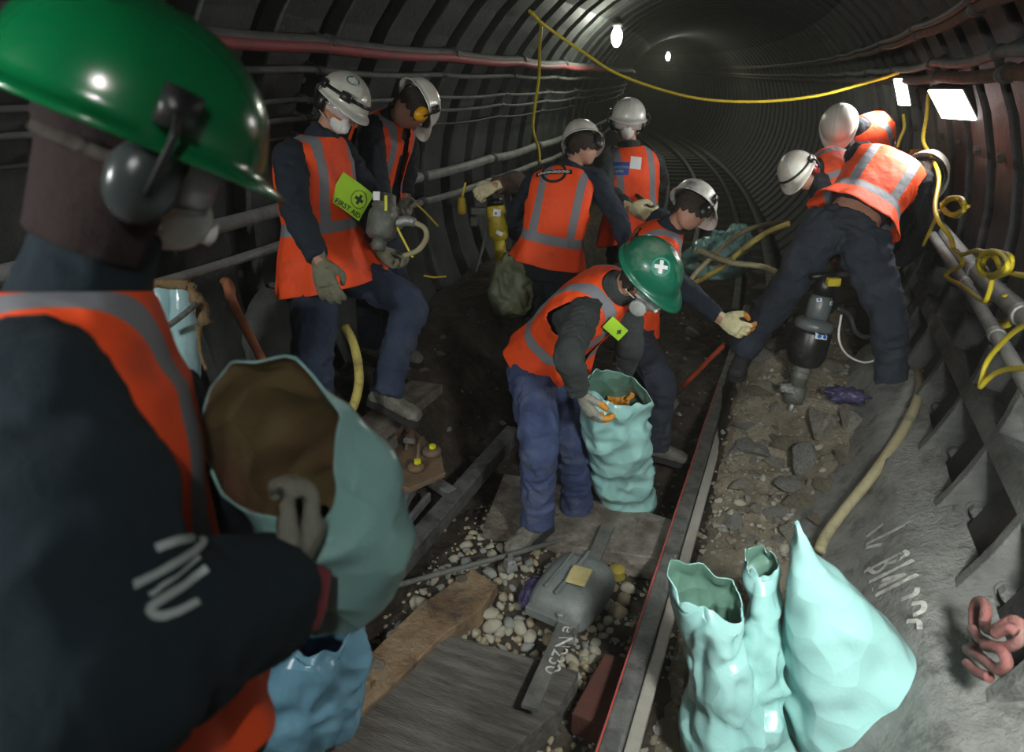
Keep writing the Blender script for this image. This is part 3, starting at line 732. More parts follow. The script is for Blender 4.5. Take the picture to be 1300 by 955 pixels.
def person(key, label, sp):
    P = at(*sp['pel']); C = J(P, *sp['ch'][:2], sp.get('tl', .49), sp['ch'][2])
    def mir(a, c): return c*2-a
    if 'shR' in sp: SR = J(C, *sp['shR'][:2], .178, sp['shR'][2]); SL = mir(SR, C)
    else: SL = J(C, *sp['shL'][:2], .178, sp['shL'][2]); SR = mir(SL, C)
    S = (SL-SR).normalized()
    H = J(C, *sp['head'][:2], sp.get('hl', .24), sp['head'][2])
    up = (C-P).normalized(); S0 = S; Fr = S.cross(up).normalized()
    hs = sp.get('hips')
    if hs: HR = J(P, *hs[:2], .095, hs[2]); HL = mir(HR, P)
    else:
        sx = (S - up*S.dot(up)).normalized(); HR = P - sx*.095; HL = P + sx*.095
    dn = (P-C).normalized()*.05; HR = HR+dn; HL = HL+dn
    Sh = (HL-HR).normalized()
    if sp.get('down'):
        KR, KL, AR, AL = [q+V((0,0,-h)) for h in (.43,.85) for q in (HR, HL)]
    else:
     KR = J(HR, *sp['kR'][:2], .43, sp['kR'][2]); KL = J(HL, *sp['kL'][:2], .43, sp['kL'][2])
     AR = J(KR, *sp['aR'][:2], .42, sp['aR'][2]); AL = J(KL, *sp['aL'][:2], .42, sp['aL'][2])
    ER = J(SR, *sp['eR'][:2], .29, sp['eR'][2]); EL = J(SL, *sp['eL'][:2], .29, sp['eL'][2])
    WR = J(ER, *sp['wR'][:2], .26, sp['wR'][2]); WL = J(EL, *sp['wL'][:2], .26, sp['wL'][2])
    if 'fv' in sp:
        q = sp['fv']; hc = (CAMR*q[0]+CAMU*q[1]-CAMF*q[2]).normalized(); q = sp['uv']; hu = (CAMR*q[0]+CAMU*q[1]-CAMF*q[2]).normalized()
    else: hc = (at(sp['hf'][0], sp['hf'][1], sp['hf'][2])-H).normalized(); hu = (at(*sp['hu'])-H).normalized()
    hu = (hu - hc*hu.dot(hc)).normalized(); F, U = hc, hu; SS = U.cross(F).normalized()
    k = sp.get('bulk', 1.0)
    root = thing('person', V((P.x, P.y, min(AR.z, AL.z)-.11)), label, 'person')
    Mm = (P+C)/2 - Fr*sp.get('arch', .035)
    N = C + (H-C).normalized()*.09; 
    def cen(t): return bez(P, Mm, C, t)
    def sect(t, da=0, db=0, n=28, c=None, tab=TORSO, sd=None, flat=0):
        a, b = lerp_tab(tab, t); a = a*k+da; b = b*k+db; kk = max(0, min(1, t))
        s = (Sh*(1-kk) + S*kk).normalized() if sd is None else sd
        T = (cen(t+.02)-cen(t-.02)).normalized(); s = (s - T*s.dot(T)).normalized(); f = s.cross(T)
        c = c or cen(t)
        return [c + s*a*math.copysign(abs(math.cos(q))**.8, math.cos(q)) - f*(-b)*math.copysign(abs(math.sin(q))**.85, math.sin(q)) for q in [2*pi*i/n for i in range(n)]], c, s, f, T
    def close(bm, rows):
        R = grid(bm, rows, close=True); bm.faces.new(R[0][::-1]); bm.faces.new(R[-1])
    # ---- body: one continuous skin from head to ankles
    bm = bmesh.new()
    close(bm, [sect(-.15+1.12*i/10, -.018, -.018, 18)[0] for i in range(11)])
    tube(bm, [C+(P-C).normalized()*.04, N, H-U*.03-F*.02], [.070,.054,.050], 14, 4)
    for a, b, c in ((SR,ER,WR),(SL,EL,WL)): tube(bm, [C*.5+a*.5, a, (a+b)/2, b, (b+c)/2, c, c+(c-b).normalized()*.03], [.05,.052,.045,.038,.036,.026,.024], 12, 3)
    for a, b, c in ((HR,KR,AR),(HL,KL,AL)): tube(bm, [a, (a+b)/2, b, b*.6+c*.4, c], [.078,.068,.052,.052,.036], 12, 3)
    hm = Matrix((F, SS, U)).transposed().to_4x4(); hm.translation = H
    n0 = len(bm.verts); g = bmesh.ops.create_uvsphere(bm, u_segments=48, v_segments=40, radius=1)
    for v in g['verts']:
        x, y, z = v.co.x*.096, v.co.y*.077, v.co.z*.116
        if z < 0: y *= 1-.28*(-z/.116)**1.4; x = x*(1-.16*(-z/.116)**2) + .006*(-z/.116)
        G = lambda yy, zz, sy, sz: math.exp(-((y-yy)/sy)**2-((z-zz)/sz)**2)
        if x > 0:
            x += .028*G(0,-.018,.010,.013) + .014*G(0,.004,.008,.016) - .011*G(.030,.012,.015,.011) - .011*G(-.030,.012,.015,.011) + .005*G(0,.034,.04,.009)
            x += .007*G(0,-.052,.020,.006) + .006*G(0,-.066,.016,.005) - .003*G(0,-.059,.02,.003) + .010*G(0,-.092,.018,.014)
        v.co = hm @ V((x, y, z))
    for sg in (-1, 1): ell(bm, (-.008, .079*sg, -.006), (.018,.009,.031), hm, 10, 8)
    body = obj('body', bm, sp.get('skin', 'skin'), root, label='skin of face and neck'); remesh(body, .0065, 2)
    # hair or hood
    hk_ = sp.get('hair', 'hair_dark')
    b = bmesh.new(); rows = []; hood = sp.get('hood'); zl = -.13 if hood else -.055
    for i in range(13):
        el = math.radians(88 - 12.5*i*(1.0 if not hood else 1.08)); row = []
        for q in range(25):
            az = math.radians((62 if hood else 78) + ((298 if hood else 282)-(62 if hood else 78))*q/24)
            r_ = 1.075 + .02*noise.noise(V((q*.5, i*.5, len(PEOPLE))))
            x, y, z = .096*math.cos(el)*math.cos(az)*r_, .077*math.cos(el)*math.sin(az)*r_, .116*math.sin(el)*r_
            if z < 0: x = .096*math.cos(az)*r_*.8*(1+.2*z/.116)*1.1; y = .077*math.sin(az)*r_*.97; 
            z = max(z, zl + .012*math.sin(q*1.7)); row.append(hm @ V((x, y, z)))
        rows.append(row)
    grid(b, rows); ho = obj('hood' if hood else 'hair', b, hk_, root); so = ho.modifiers.new('s', 'SOLIDIFY'); so.thickness = .006
    # eyes
    b = bmesh.new()
    for sg in (-1, 1): ell(b, (.083, .030*sg, .010), (.010,.0125,.0085), hm, 12, 8)
    b.free()
    for sg in (-1, 1):
        b = bmesh.new(); ell(b, (.083, .030*sg, .010), (.010,.0125,.0085), hm, 12, 8); ell(b, (.091, .030*sg, .010), (.003,.005,.005), hm, 8, 6, 1); obj('eye', b, ('print_white','print_black'), root)
    # ---- jacket
    bm = bmesh.new(); j0 = sp.get('jhem', -.14)
    close(bm, [sect(j0+(1.02-j0)*i/14, 0, 0, 26)[0] for i in range(15)])
    tube(bm, [C-up*.03, C+(N-C)*.55, N+(H-N).normalized()*sp.get('collar', .035)], [.095,.082,.072], 18, 4, wob=.08, seed=1)
    ar = sp.get('arm', 1.0)
    for q, (a, b, c) in enumerate(((SR,ER,WR),(SL,EL,WL))):
        tube(bm, [C*.55+a*.45, a, a*.75+b*.25, (a+b)/2, b, b*.65+c*.35, (b+c)/2, c], [x*(1+(ar-1)*g) for x, g in zip((.066,.070,.069,.064,.059,.056,.050,.044), (0,.1,.5,1,1,1,1,1))], 18, 6, wob=.15, seed=q+len(PEOPLE))
    jk = obj('jacket', bm, sp.get('jacket', 'navy'), root, label=sp.get('jl')); remesh(jk, .011, 3, sp.get('fold', .004), .09, .002, .025, seed=len(PEOPLE))
    # ---- trousers
    bm = bmesh.new(); lg = sp.get('leg', 1.0)
    tt = sp.get('ttop', .14)
    close(bm, [sect(-.22+(tt+.22)*i/6, .006, .008, 22)[0] for i in range(7)])
    for q, (a, b, c) in enumerate(((HR,KR,AR),(HL,KL,AL))):
        tube(bm, [a+(P-C).normalized()*-.03, a*.8+b*.2, (a+b)/2, b, b*.7+c*.3, b*.35+c*.65, c*.85+b*.15, c+(c-b).normalized()*.035], [x*lg for x in (.105,.108,.094,.080,.078,.070,.072,.076)], 18, 6, wob=.13, seed=q+9+len(PEOPLE))
    tr = obj('trousers', bm, sp.get('trousers', 'navy_trousers'), root); remesh(tr, .011, 2, sp.get('tfold', .0055), .12, .002, .035, seed=3+len(PEOPLE))
    for a, toe in ((AR, sp.get('tR')), (AL, sp.get('tL'))):
        t = J(a, toe[0], toe[1], .18, toe[2]) if toe else a + Fr*.18 - V((0,0,.05))
        boot(root, a-V((0,0,0)), t, sp.get('boot', 'boot'), up=sp.get('bup'))
    # ---- vest
    vs = None
    if sp.get('vest', True):
        h0 = sp.get('hem', -.16); t0s = [h0 + (1.0-h0)*i/34 for i in range(35)]; rows, uvs, info = [], [], []; NV = 72
        fl_ = sp.get('flare', .03); dr = sp.get('droop', .0)
        hd = at(*sp['hemp']) - cen(0) if 'hemp' in sp else None
        for t in t0s:
            e = max(0, .35-t)
            c = cen(t)
            if hd is not None and t < .25: 
                kk = ((.25-t)/(.25-h0))**1.3; c = cen(max(t,0))*(1-kk) + (cen(0)+hd)*kk
            ring, c, s, f, T = sect(t, .038+fl_*e*3, .032+fl_*e*2.4, NV, c)
            if dr: ring = [p - V((0,0,dr*e*e*6)) for p in ring]
            rr = []
            for i, p in enumerate(ring):
                dd = (p-c); q = dd.normalized()
                w = .010*noise.noise(V((i*.28, t*2.2, len(PEOPLE)*3.3))) + .012*e*2*math.sin(i*.7+len(PEOPLE)+t*3)
                rr.append(p + q*w)
            rows.append(rr); uvs.append([(.5+(p-c).dot(s), t) for p in ring]); info.append([((p-c).dot(s), (p-c).dot(f), t) for p in ring])
        Ttop = (cen(1.0)-cen(.96)).normalized(); sv = (S - Ttop*S.dot(Ttop)).normalized(); fv = sv.cross(Ttop)
        for j in range(1, 7):
            u = j/6; e = 1-u; a = (.088 + (.205-.088)*e**.8)*k; b_ = (.082 + (.125-.082)*e)*k; c = C + (N-C)*(.75*u)*1.0 + Ttop*.022*math.sin(u*pi/2)
            ring = [c + sv*a*math.copysign(abs(math.cos(q))**.8, math.cos(q)) + fv*b_*math.copysign(abs(math.sin(q))**.85, math.sin(q)) for q in [2*pi*i/NV for i in range(NV)]]
            rows.append(ring); uvs.append([(.5+(p-c).dot(sv), 1+u*.2) for p in ring]); info.append([((p-c).dot(sv), (p-c).dot(fv), 1+u*.2) for p in ring])
        bm = bmesh.new(); R = grid(bm, rows, close=True, uvs=uvs)
        idx = {}
        for i, r in enumerate(R):
            for q, v in enumerate(r): idx[v] = info[i][q]
        dele = []; op = sp.get('open')
        for f_ in bm.faces:
            L_ = sum(idx[v][0] for v in f_.verts)/4; D_ = sum(idx[v][1] for v in f_.verts)/4; t_ = sum(idx[v][2] for v in f_.verts)/4
            lim = .190*k if t_ < 1.0 else .203*k
            if t_ > sp.get('ah', .60) and abs(L_) > lim - (.0 if t_ > .7 else -.03*(.7-t_)*10): dele.append(f_)
            elif op and D_ > 0 and abs(L_-op[2]) < op[0]+(op[1]-op[0])*max(0,min(1,t_)): dele.append(f_)
        bmesh.ops.delete(bm, geom=dele, context='FACES')
        vs = obj('safety_vest', bm, 'vest', root, label=sp.get('vl', 'orange high visibility vest with silver bands'))
        so = vs.modifiers.new('so', 'SOLIDIFY'); so.thickness = .004; so.offset = 1
        su = vs.modifiers.new('su', 'SUBSURF'); su.levels = 1; su.render_levels = 1
        bake(vs)
        for p in vs.data.polygons: p.use_smooth = True
    hel = None
    if sp.get('helmet'): hel = helmet(root, H, F, U, sp['helmet'], **sp.get('hk', {}))
    out = dict(root=root, P=P, C=C, S=S, H=H, F=F, U=U, SS=SS, SR=SR, SL=SL, ER=ER, EL=EL, WR=WR, WL=WL, KR=KR, KL=KL, AR=AR, AL=AL, Fr=Fr, vest=vs, helmet=hel, jacket=jk, trousers=tr, up=up, N=N)
    for sd, W_, E_ in (('R', WR, ER), ('L', WL, EL)):
        hk = sp.get('h'+sd)
        if hk is False: continue
        hk = hk or {}
        d = (J(W_, *hk['to'][:2], .1, hk['to'][2])-W_) if 'to' in hk else (W_-E_)
        palm = (at(*hk['palm'])-W_) if 'palm' in hk else (-Fr*0 + (C-W_))
        # thumb side: for a right hand, y = z x d points to the thumb when the sign is +1
        hand(root, W_ + (W_-E_).normalized()*.012, d, palm, 1 if sd == 'R' else -1, hk.get('m', sp.get('glove', 'glove_olive')), hk.get('curl', .7), hk.get('s', 1.12), cuff=hk.get('cuff'), cuffr=hk.get('cuffr', 1.0), m2=hk.get('m2'), thumb=hk.get('thumb', .6))
    PEOPLE[key] = out
    Zd = lambda p: round((p-CAM).dot(CAMF),2)
    print('PERSON', key, 'Z', dict(C=Zd(C),H=Zd(H),SR=Zd(SR),SL=Zd(SL),ER=Zd(ER),WR=Zd(WR),EL=Zd(EL),WL=Zd(WL),KR=Zd(KR),AR=Zd(AR),KL=Zd(KL),AL=Zd(AL)), 'z feet %.2f %.2f' % (AR.z-.1, AL.z-.1), 'head top %.2f' % (H.z+.16), 'root', tuple(round(x,2) for x in root.location))
    return out
def patch_on(o, px, py, w, h, rot, mats, draw, cat='badge', lab=None, name='chest_label', off=.004, d=None, flat=0):
    """flat label draped over a garment at the pixel; draw(frame) adds printed pieces"""
    tr = bvh_world(o); hh = ray_px(tr, px, py)
    if hh[0] is None: print('patch miss', name, px, py); return None
    p, n = hh[0], hh[1]
    if n.dot(CAM-p) < 0: n = -n
    if d is not None: n = (n + (CAM-p).normalized()*d).normalized()
    rt_ = CM.to_3x3() @ V((math.cos(rot), -math.sin(rot), 0)); x = (rt_ - n*rt_.dot(n)).normalized()
    m = frame(p + n*(flat or .01), x, n); b = bmesh.new(); dr_ = (lambda *a: None) if flat else drape
    if w: 
        b.faces.new([b.verts.new(m @ V(q)) for q in ((-w/2,-h/2,0),(w/2,-h/2,0),(w/2,h/2,0),(-w/2,h/2,0))]); dr_(b, tr, -n, off, .06, .02)
    k = 2
    for mi, bb in draw(m):
        dr_(bb, tr, -n, off+.0018, .06, .03)
        if flat:
            for v in bb.verts: v.co += n*.0015
        merge(b, bb, mi)
    for f in b.faces:
        if f.normal.dot(n) < 0: f.normal_flip()
    if flat:
        bmesh.ops.subdivide_edges(b, edges=[e for e in b.edges if e.calc_length() > .02], cuts=4, use_grid_fill=True)
        for v in b.verts:
            l = (v.co-p).dot(x); v.co -= n*(l*l*1.6)
        bb = bmesh.new()
        for t_ in (-1, 1): box(bb, (t_*w*.3, h*.42, -flat/2), (.004, .004, flat), m)
        merge(b, bb, 0)
    q = obj(name, b, mats, o)
    if lab: q['label'] = lab
    return q
n_, f_ = True, False
A = person('A', 'person in white helmet and dust mask, large FIRST AID patch on vest', dict(
    pel=(415,325,3.35), ch=(400,190,f_), shR=(368,198,n_), head=(440,122,n_), hf=(485,195,2.9), hu=(435,20,3.3),
    eR=(375,266,n_), wR=(404,328,n_), eL=(478,262,n_), wL=(478,312,n_), kR=(400,445,n_), aR=(402,560,f_), kL=(520,388,n_), aL=(487,508,f_), tL=(545,545,n_),
    jacket='navy', trousers='navy_trousers', glove='glove_olive', helmet='helmet_white', hk=dict(cups='black_plastic', band='black_plastic', badge=(-.7,1.0,.030,'print_green','print_white',.3), lamp=(-.6,.25)),
    hR=dict(to=(420,380,f_), curl=.35, s=1.15), hL=dict(to=(500,335,n_), curl=.8), hem=-.30, flare=.05, arm=1.12, leg=1.08))
B = person('B', 'person leaning over a grey drill, yellow ear defender on white helmet', dict(
    pel=(472,262,4.0), ch=(492,158,n_), shR=(470,165,n_), head=(523,138,n_), hf=(545,230,3.9), hu=(600,112,3.8),
    eR=(478,222,n_), wR=(488,262,n_), eL=(520,205,f_), wL=(515,248,n_), kR=(470,350,n_), aR=(470,430,f_), kL=(500,350,n_), aL=(500,430,f_),
    jacket='navy_dark', trousers='navy_trousers', glove='glove_grey', helmet='helmet_white', hk=dict(cups='yellow_cup'), open=(.05,.04,.0), hem=-.05))
C_ = person('C', 'person seen from behind, round black emblem on orange vest, beside the yellow breaker', dict(
    pel=(695,330,4.3), ch=(718,222,f_), shR=(762,226,n_), head=(741,186,f_), hf=(805,262,5.1), hu=(735,90,4.6),
    eR=(790,285,n_), wR=(800,335,f_), eL=(655,268,f_), wL=(655,300,f_), kR=(712,415,f_), aR=(705,500,f_), kL=(680,410,f_), aL=(675,500,f_),
    jacket='navy', trousers='navy_dark', helmet='helmet_white', hk=dict(cups='black_plastic'), hem=-.02, flare=.03))
D = person('D', 'person standing mid-tunnel in white helmet, blue badge on the vest, holding a rod', dict(
    pel=(803,292,4.85), ch=(799,200,f_), shR=(768,198,n_), head=(797,150,n_), fv=(-.12,-.40,.9), uv=(.05,.9,.35),
    eR=(768,240,n_), wR=(797,262,n_), eL=(838,232,f_), wL=(818,243,n_), kR=(795,380,n_), aR=(792,460,f_), kL=(815,380,n_), aL=(818,460,f_),
    jacket='grey_jumper', trousers='navy_dark', glove='glove_cream', helmet='helmet_white', hk=dict(cups='black_plastic'), hR=dict(to=(815,270,n_), curl=.7, s=1.2), hL=dict(to=(810,258,n_), curl=1.2, s=1.2), hem=-.2, flare=.04))
E = person('E', 'person in scuffed white helmet reaching one gloved hand down to the rail', dict(
    pel=(802,398,4.1), ch=(838,302,n_), shR=(836,326,n_), head=(878,266,n_), hf=(925,330,4.0), hu=(915,160,3.8),
    eR=(862,362,n_), wR=(912,402,n_), eL=(800,330,f_), wL=(800,380,f_), kR=(838,485,n_), aR=(835,560,f_), kL=(812,490,f_), aL=(805,540,f_),
    jacket='navy', trousers='dusty_trousers', glove='glove_cream', helmet='helmet_scuffed', hk=dict(cups='black_plastic'), hR=dict(to=(950,425,n_), curl=.7, s=1.15, m2='glove_orange'), hem=-.14, flare=.02))
F_ = person('F', 'person in dusty green helmet with white cross, bending to hold a teal sack', dict(
    pel=(700,448,3.3), ch=(768,375,n_), shR=(742,398,n_), head=(820,350,n_), fv=(.55,-.8,.25), uv=(.5,.35,.75),
    eR=(722,450,n_), wR=(735,497,f_), eL=(800,435,n_), wL=(793,474,f_), hips=(680,455,n_), kR=(684,560,n_), aR=(682,655,f_), tR=(650,690,n_), kL=(728,560,f_), aL=(732,640,f_),
    jacket='grey_jumper', trousers='blue_trousers', glove='glove_grey', helmet='helmet_green_dusty', hk=dict(badge=(-1.1,.85,.036,'print_teal','print_white',.5)),
    hR=dict(to=(752,525,n_), curl=.7, m2='glove_orange'), hL=dict(to=(788,505,n_), curl=.7, m2='glove_orange'), hem=-.06, flare=.03, arm=1.02, leg=1.1, open=(.03,.02,.02)))
G = person('G', 'person bent over the black breaker on the right, seen from behind in dark trousers', dict(
    pel=(1078,285,3.75), ch=(1128,212,f_), shR=(1172,232,n_), head=(1172,226,f_), fv=(.3,-.65,-.6), uv=(.7,.5,-.45),
    eR=(1180,290,f_), wR=(1140,335,f_), eL=(1085,290,f_), wL=(1070,340,f_), hips=(1112,305,n_), kR=(1128,400,n_), aR=(1133,485,f_), tR=(1140,520,n_), kL=(995,372,f_), aL=(945,440,f_), tL=(935,470,n_),
    jacket='navy_dark', trousers='dusty_trousers', helmet='helmet_white', boot='boot_black', jhem=.17, ttop=.03, hem=.06, flare=.06, leg=1.2, arm=1.1))
H_ = person('H', 'person stooping to the left, white helmet with dark red ear defender', dict(
    pel=(1125,240,4.7), ch=(1045,218,n_), shR=(1040,235,n_), head=(1016,222,n_), hf=(985,330,4.1), hu=(890,185,4.0), tl=.5,
    eR=(1050,285,n_), wR=(1060,330,n_), eL=(1040,270,f_), wL=(1050,320,f_), kR=(1120,320,n_), aR=(1120,400,f_), kL=(1130,320,f_), aL=(1130,400,f_),
    jacket='navy_dark', trousers='navy_dark', helmet='helmet_white', hk=dict(cups='red_cup', band='black_plastic', lamp=(-2.6,.3))))
I_ = person('I', 'person in plain white helmet bowed behind the others, nearest the floodlights', dict(
    pel=(1110,225,5.3), ch=(1096,165,n_), shR=(1070,172,n_), head=(1065,160,n_), hf=(1045,280,4.9), hu=(1035,120,4.0),
    eR=(1075,225,n_), wR=(1070,260,n_), eL=(1125,215,f_), wL=(1120,250,n_), kR=(1105,300,n_), aR=(1105,370,f_), kL=(1118,300,n_), aL=(1118,370,f_),
    jacket='navy_dark', trousers='navy_dark', helmet='helmet_white', hk=dict(ridge=1.6)))
Jp = person('J', 'person in brown jacket mostly hidden, one hand on the yellow breaker', dict(
    pel=(690,310,5.0), ch=(698,252,n_), shL=(668,250,f_), head=(720,235,f_), hf=(690,330,4.8), hu=(740,150,5.0), tl=.42,
    eL=(655,232,n_), wL=(630,236,n_), eR=(730,290,f_), wR=(720,330,f_), kR=(700,380,n_), aR=(700,450,f_), kL=(690,380,n_), aL=(690,450,f_),
    jacket='brown_cloth', trousers='navy_dark', vest=False, helmet='helmet_white', hL=dict(to=(610,245,n_), curl=1.0, m='glove_cream', s=1.1), arm=1.25))
K = person('K', 'person in green helmet close on the left, blurred, filling a teal sack', dict(
    pel=(175,890,.95), down=True, ch=(66,392,f_), shR=(48,490,n_), head=(174,152,n_), hl=.27, fv=(.62,-.20,-.68), uv=(.40,.88,.05), collar=.10, bulk=1.08, hood=True, hair='hood_brown',
    eR=(110,890,n_), wR=(350,748,f_), eL=(250,700,f_), wL=(330,650,f_), kR=(150,1500,n_), aR=(150,2200,f_), kL=(200,1500,n_), aL=(200,2200,f_),
    jacket='navy_fleece', trousers='navy_dark', glove='glove_grey', helmet='helmet_green', hk=dict(cups='cup_dark', s=1.12, peak=.55), arm=1.8, fold=.0025, hem=-.1, flare=.01,
    hR=dict(to=(400,640,n_), curl=.9, cuff='cuff_red', cuffr=1.75, s=1.0), hL=dict(curl=.8, s=1.0)))

# ---- masks, goggles, printed patches
def Pm(k): p = PEOPLE[k]; return p['root'], p['H'], p['F'], p['U']
goggles(*Pm('A')); mask(*Pm('A'))
goggles(*Pm('D'), frame_m='mask_grey'); mask(*Pm('D'))
mask(*Pm('F'), m='mask_grey', valve='print_white', big=1.15); goggles(*Pm('F'), frame_m='mask_grey', strap='filter_grey')
goggles(*Pm('K'), frame_m='mask_grey', lens='visor_film', strap='hair_dark'); mask(*Pm('K'))
r, H0, F0, U0 = Pm('F'); S0 = U0.cross(F0)
for sg in (-1, 1):
    b = bmesh.new(); c = H0 + F0*.085 + S0*sg*.062 - U0*.075; lathe(b, [(.030,0),(.036,.004),(.036,.018),(.03,.022)], frame(c, U0, (S0*sg+F0*.35).normalized()), 20); obj('filter_disc', b, 'mask_grey', r)
def circ(m, r, x, y, w):
    b = bmesh.new(); n = 28
    a = [b.verts.new(m @ V((x+r*math.cos(2*pi*k/n), y+r*math.sin(2*pi*k/n), 0))) for k in range(n)]; c = [b.verts.new(m @ V((x+(r-w)*math.cos(2*pi*k/n), y+(r-w)*math.sin(2*pi*k/n), 0))) for k in range(n)]
    for k in range(n): b.faces.new((a[k], a[(k+1)%n], c[(k+1)%n], c[k]))
    return b
def crossb(m, x, y, l, w, a=0):
    b = bmesh.new(); b.faces.new([b.verts.new(m @ V((x+px*math.cos(a)-py*math.sin(a), y+px*math.sin(a)+py*math.cos(a), 0))) for px, py in ((w,w),(l,w),(l,-w),(w,-w),(w,-l),(-w,-l),(-w,-w),(-l,-w),(-l,w),(-w,w),(-w,l),(w,l))][::-1]); return b
def TX(m, s, size, x, y, a=0, bold=.0):
    return text_bm(s, size, m @ Matrix.Translation((x, y, 0)) @ Matrix.Rotation(a, 4, 'Z'), bold=bold)
patch_on(PEOPLE['A']['vest'], 441, 250, .185, .150, .48, ['lime','print_dark'], lambda m: [(1, circ(m, .043, .035, .01, .003)), (1, crossb(m, .035, .01, .024, .0075)), (1, TX(m, 'FIRST AID', .034, .012, -.056, 0, .0006))], name='first_aid_patch', lab='lime green FIRST AID patch with a cross', off=.008, d=1.2, flat=.055)
patch_on(PEOPLE['B']['vest'], 515, 190, .12, .11, -.35, ['lime','print_dark'], lambda m: [(1, circ(m, .026, .02, .01, .002)), (1, crossb(m, .02, .01, .014, .0045)), (1, TX(m, 'FIRST AID', .018, .0, -.038, 0, .0003))], name='first_aid_patch', lab='small lime green first aid patch', off=.008, d=1.0, flat=.03)
patch_on(PEOPLE['D']['vest'], 785, 214, .14, .085, .0, ['badge_blue','print_lime'], lambda m: [(1, TX(m, 'PROTECTION', .020, .01, .008)), (1, TX(m, 'MASTER', .020, .0, -.020))], name='blue_badge', lab='blue cloth badge with lime lettering', off=.008, d=.6)
patch_on(PEOPLE['D']['vest'], 807, 207, .075, .085, .1, ['print_white'], lambda m: [], name='white_pocket', lab='white document pocket', off=.006, d=.6)
patch_on(PEOPLE['F']['vest'], 776, 412, .105, .060, .75, ['lime','print_dark'], lambda m: [(1, crossb(m, .02, .0, .012, .004))], name='lime_patch', lab='lime green patch hanging from the vest', off=.008, d=1.0, flat=.05)
def roundel(sc_, bar=True):
    def f(m):
        out = [(0, circ(m, .078*sc_, 0, 0, .017*sc_))]
        q = bmesh.new(); q.faces.new([q.verts.new(m @ V((x*sc_, y*sc_, 0))) for x, y in ((-.108,-.016),(.108,-.016),(.108,.016),(-.108,.016))]); out.append((0, q))
        if bar: out.append((1, TX(m @ Matrix.Translation((0,0,.0)), 'UNDERGROUND', .0245*sc_, 0, 0, 0, .0006)))
        return out
    return f
patch_on(PEOPLE['C']['vest'], 703, 219, 0, 0, .06, ['print_black','print_white'], roundel(1.0), name='round_emblem', lab='round black emblem with a lettered bar')
patch_on(PEOPLE['E']['vest'], 800, 310, 0, 0, -.9, ['print_black','print_white'], roundel(1.0), name='round_emblem', lab='round black emblem with a lettered bar')
patch_on(PEOPLE['E']['vest'], 813, 405, 0, 0, .6, ['print_black','print_white'], roundel(.25, False), name='small_emblem')
# ================================================================ props
CAMR = CM.to_3x3() @ V((1,0,0)); CAMU = CM.to_3x3() @ V((0,1,0)); CAMF = CM.to_3x3() @ V((0,0,-1))
def slab(name, poly, z, th, m, label, cat, parent=None, bev=.006, group=None, jit=.004, zs=None):
    """plank or block: its top outline stands on height z, th thick"""
    P = [onz(px, py, z if zs is None else zs[i]) for i, (px, py) in enumerate(poly)]
    bm = bmesh.new(); a = [bm.verts.new(p) for p in P]; b = [bm.verts.new(p-V((0,0,th))) for p in P]; n = len(P)
    bm.faces.new(a); bm.faces.new(b[::-1])
    for k in range(n): bm.faces.new((a[k], b[k], b[(k+1)%n], a[(k+1)%n]))
    bmesh.ops.recalc_face_normals(bm, faces=bm.faces[:])
    if parent is None: 
        c = sum(P, V())/n; o = obj(name, bm, m, org=V((c.x, c.y, z-th)), smooth=False, bevel=bev); tag(o, label, cat, group)
    else: o = obj(name, bm, m, parent, smooth=False, bevel=bev)
    return o
def ribbon_strokes(tree, strokes, w, off=.003, step=6):
    bm = bmesh.new()
    for st in strokes:
        pts = []; q = cr([(a, b) for a, b in st], 5) if len(st) > 2 else [(st[0][0]+(st[1][0]-st[0][0])*k/8, st[0][1]+(st[1][1]-st[0][1])*k/8) for k in range(9)]
        for px, py in q:
            h = ray_px(tree, px, py)
            if h[0] is not None:
                n = h[1] if h[1].dot(CAM-h[0]) > 0 else -h[1]; pts.append((h[0], n))
        prev = None
        for i in range(len(pts)):
            p, n = pts[i]; d = (pts[min(i+1,len(pts)-1)][0]-pts[max(i-1,0)][0])
            if d.length < 1e-6: continue
            s = d.normalized().cross(n)*w/2; a = bm.verts.new(p+s+n*off); b = bm.verts.new(p-s+n*off)
            if prev: bm.faces.new((prev[0], prev[1], b, a))
            prev = (a, b)
    return bm
def cableobj(name, pts, r, m, label, cat='cable', n=6, seg=8, group=None, parts=()):
    P = [at(*p) if not isinstance(p, V) else p for p in pts]
    bm = bmesh.new(); tube(bm, P, r, seg, n); o = obj(name, bm, m, org=min(P, key=lambda q: q.z)); tag(o, label, cat, group); return o
# ---------------------------------------------------------------- between the rails
slab('wooden_sleeper', [(640,601),(700,612),(862,662),(845,710),(700,690),(612,672)], -.10, .13, 'wood_sleeper', 'wide worn timber sleeper behind the front boot, the teal sack standing behind it', 'sleeper')
slab('wooden_sleeper', [(575,806),(735,852),(705,905),(640,960),(420,960),(455,872)], -.11, .12, 'wood_grey', 'grey grained sleeper nearest the camera between the rails', 'sleeper')
cw = slab('timber_block', [(600,722),(632,742),(612,772),(560,808),(500,868),(440,920),(405,905),(470,830),(530,770)], -.085, .10, 'wood_chewed', 'splintered brown timber block with round bolt holes lying along the left rail', 'timber')
for px, py in ((586,735),(480,845)):
    p = onz(px, py, -.085); b = bmesh.new(); lathe(b, [(.021,-.03),(.023,.0015)], Matrix.Translation(p), 18); obj('bolt_hole', b, 'sole', cw, smooth=False, label='round dark bolt hole')
    b = bmesh.new(); lathe(b, [(.023,.0),(.027,.001),(.027,.004),(.022,.004)], Matrix.Translation(p), 18); obj('hole_rim', b, 'wood_sleeper', cw)
slab('wood_wedge', [(445,845),(470,865),(450,885),(425,868)], -.05, .05, 'wood_chewed', 'small brown wood wedge against the left rail at the bottom', 'wedge')
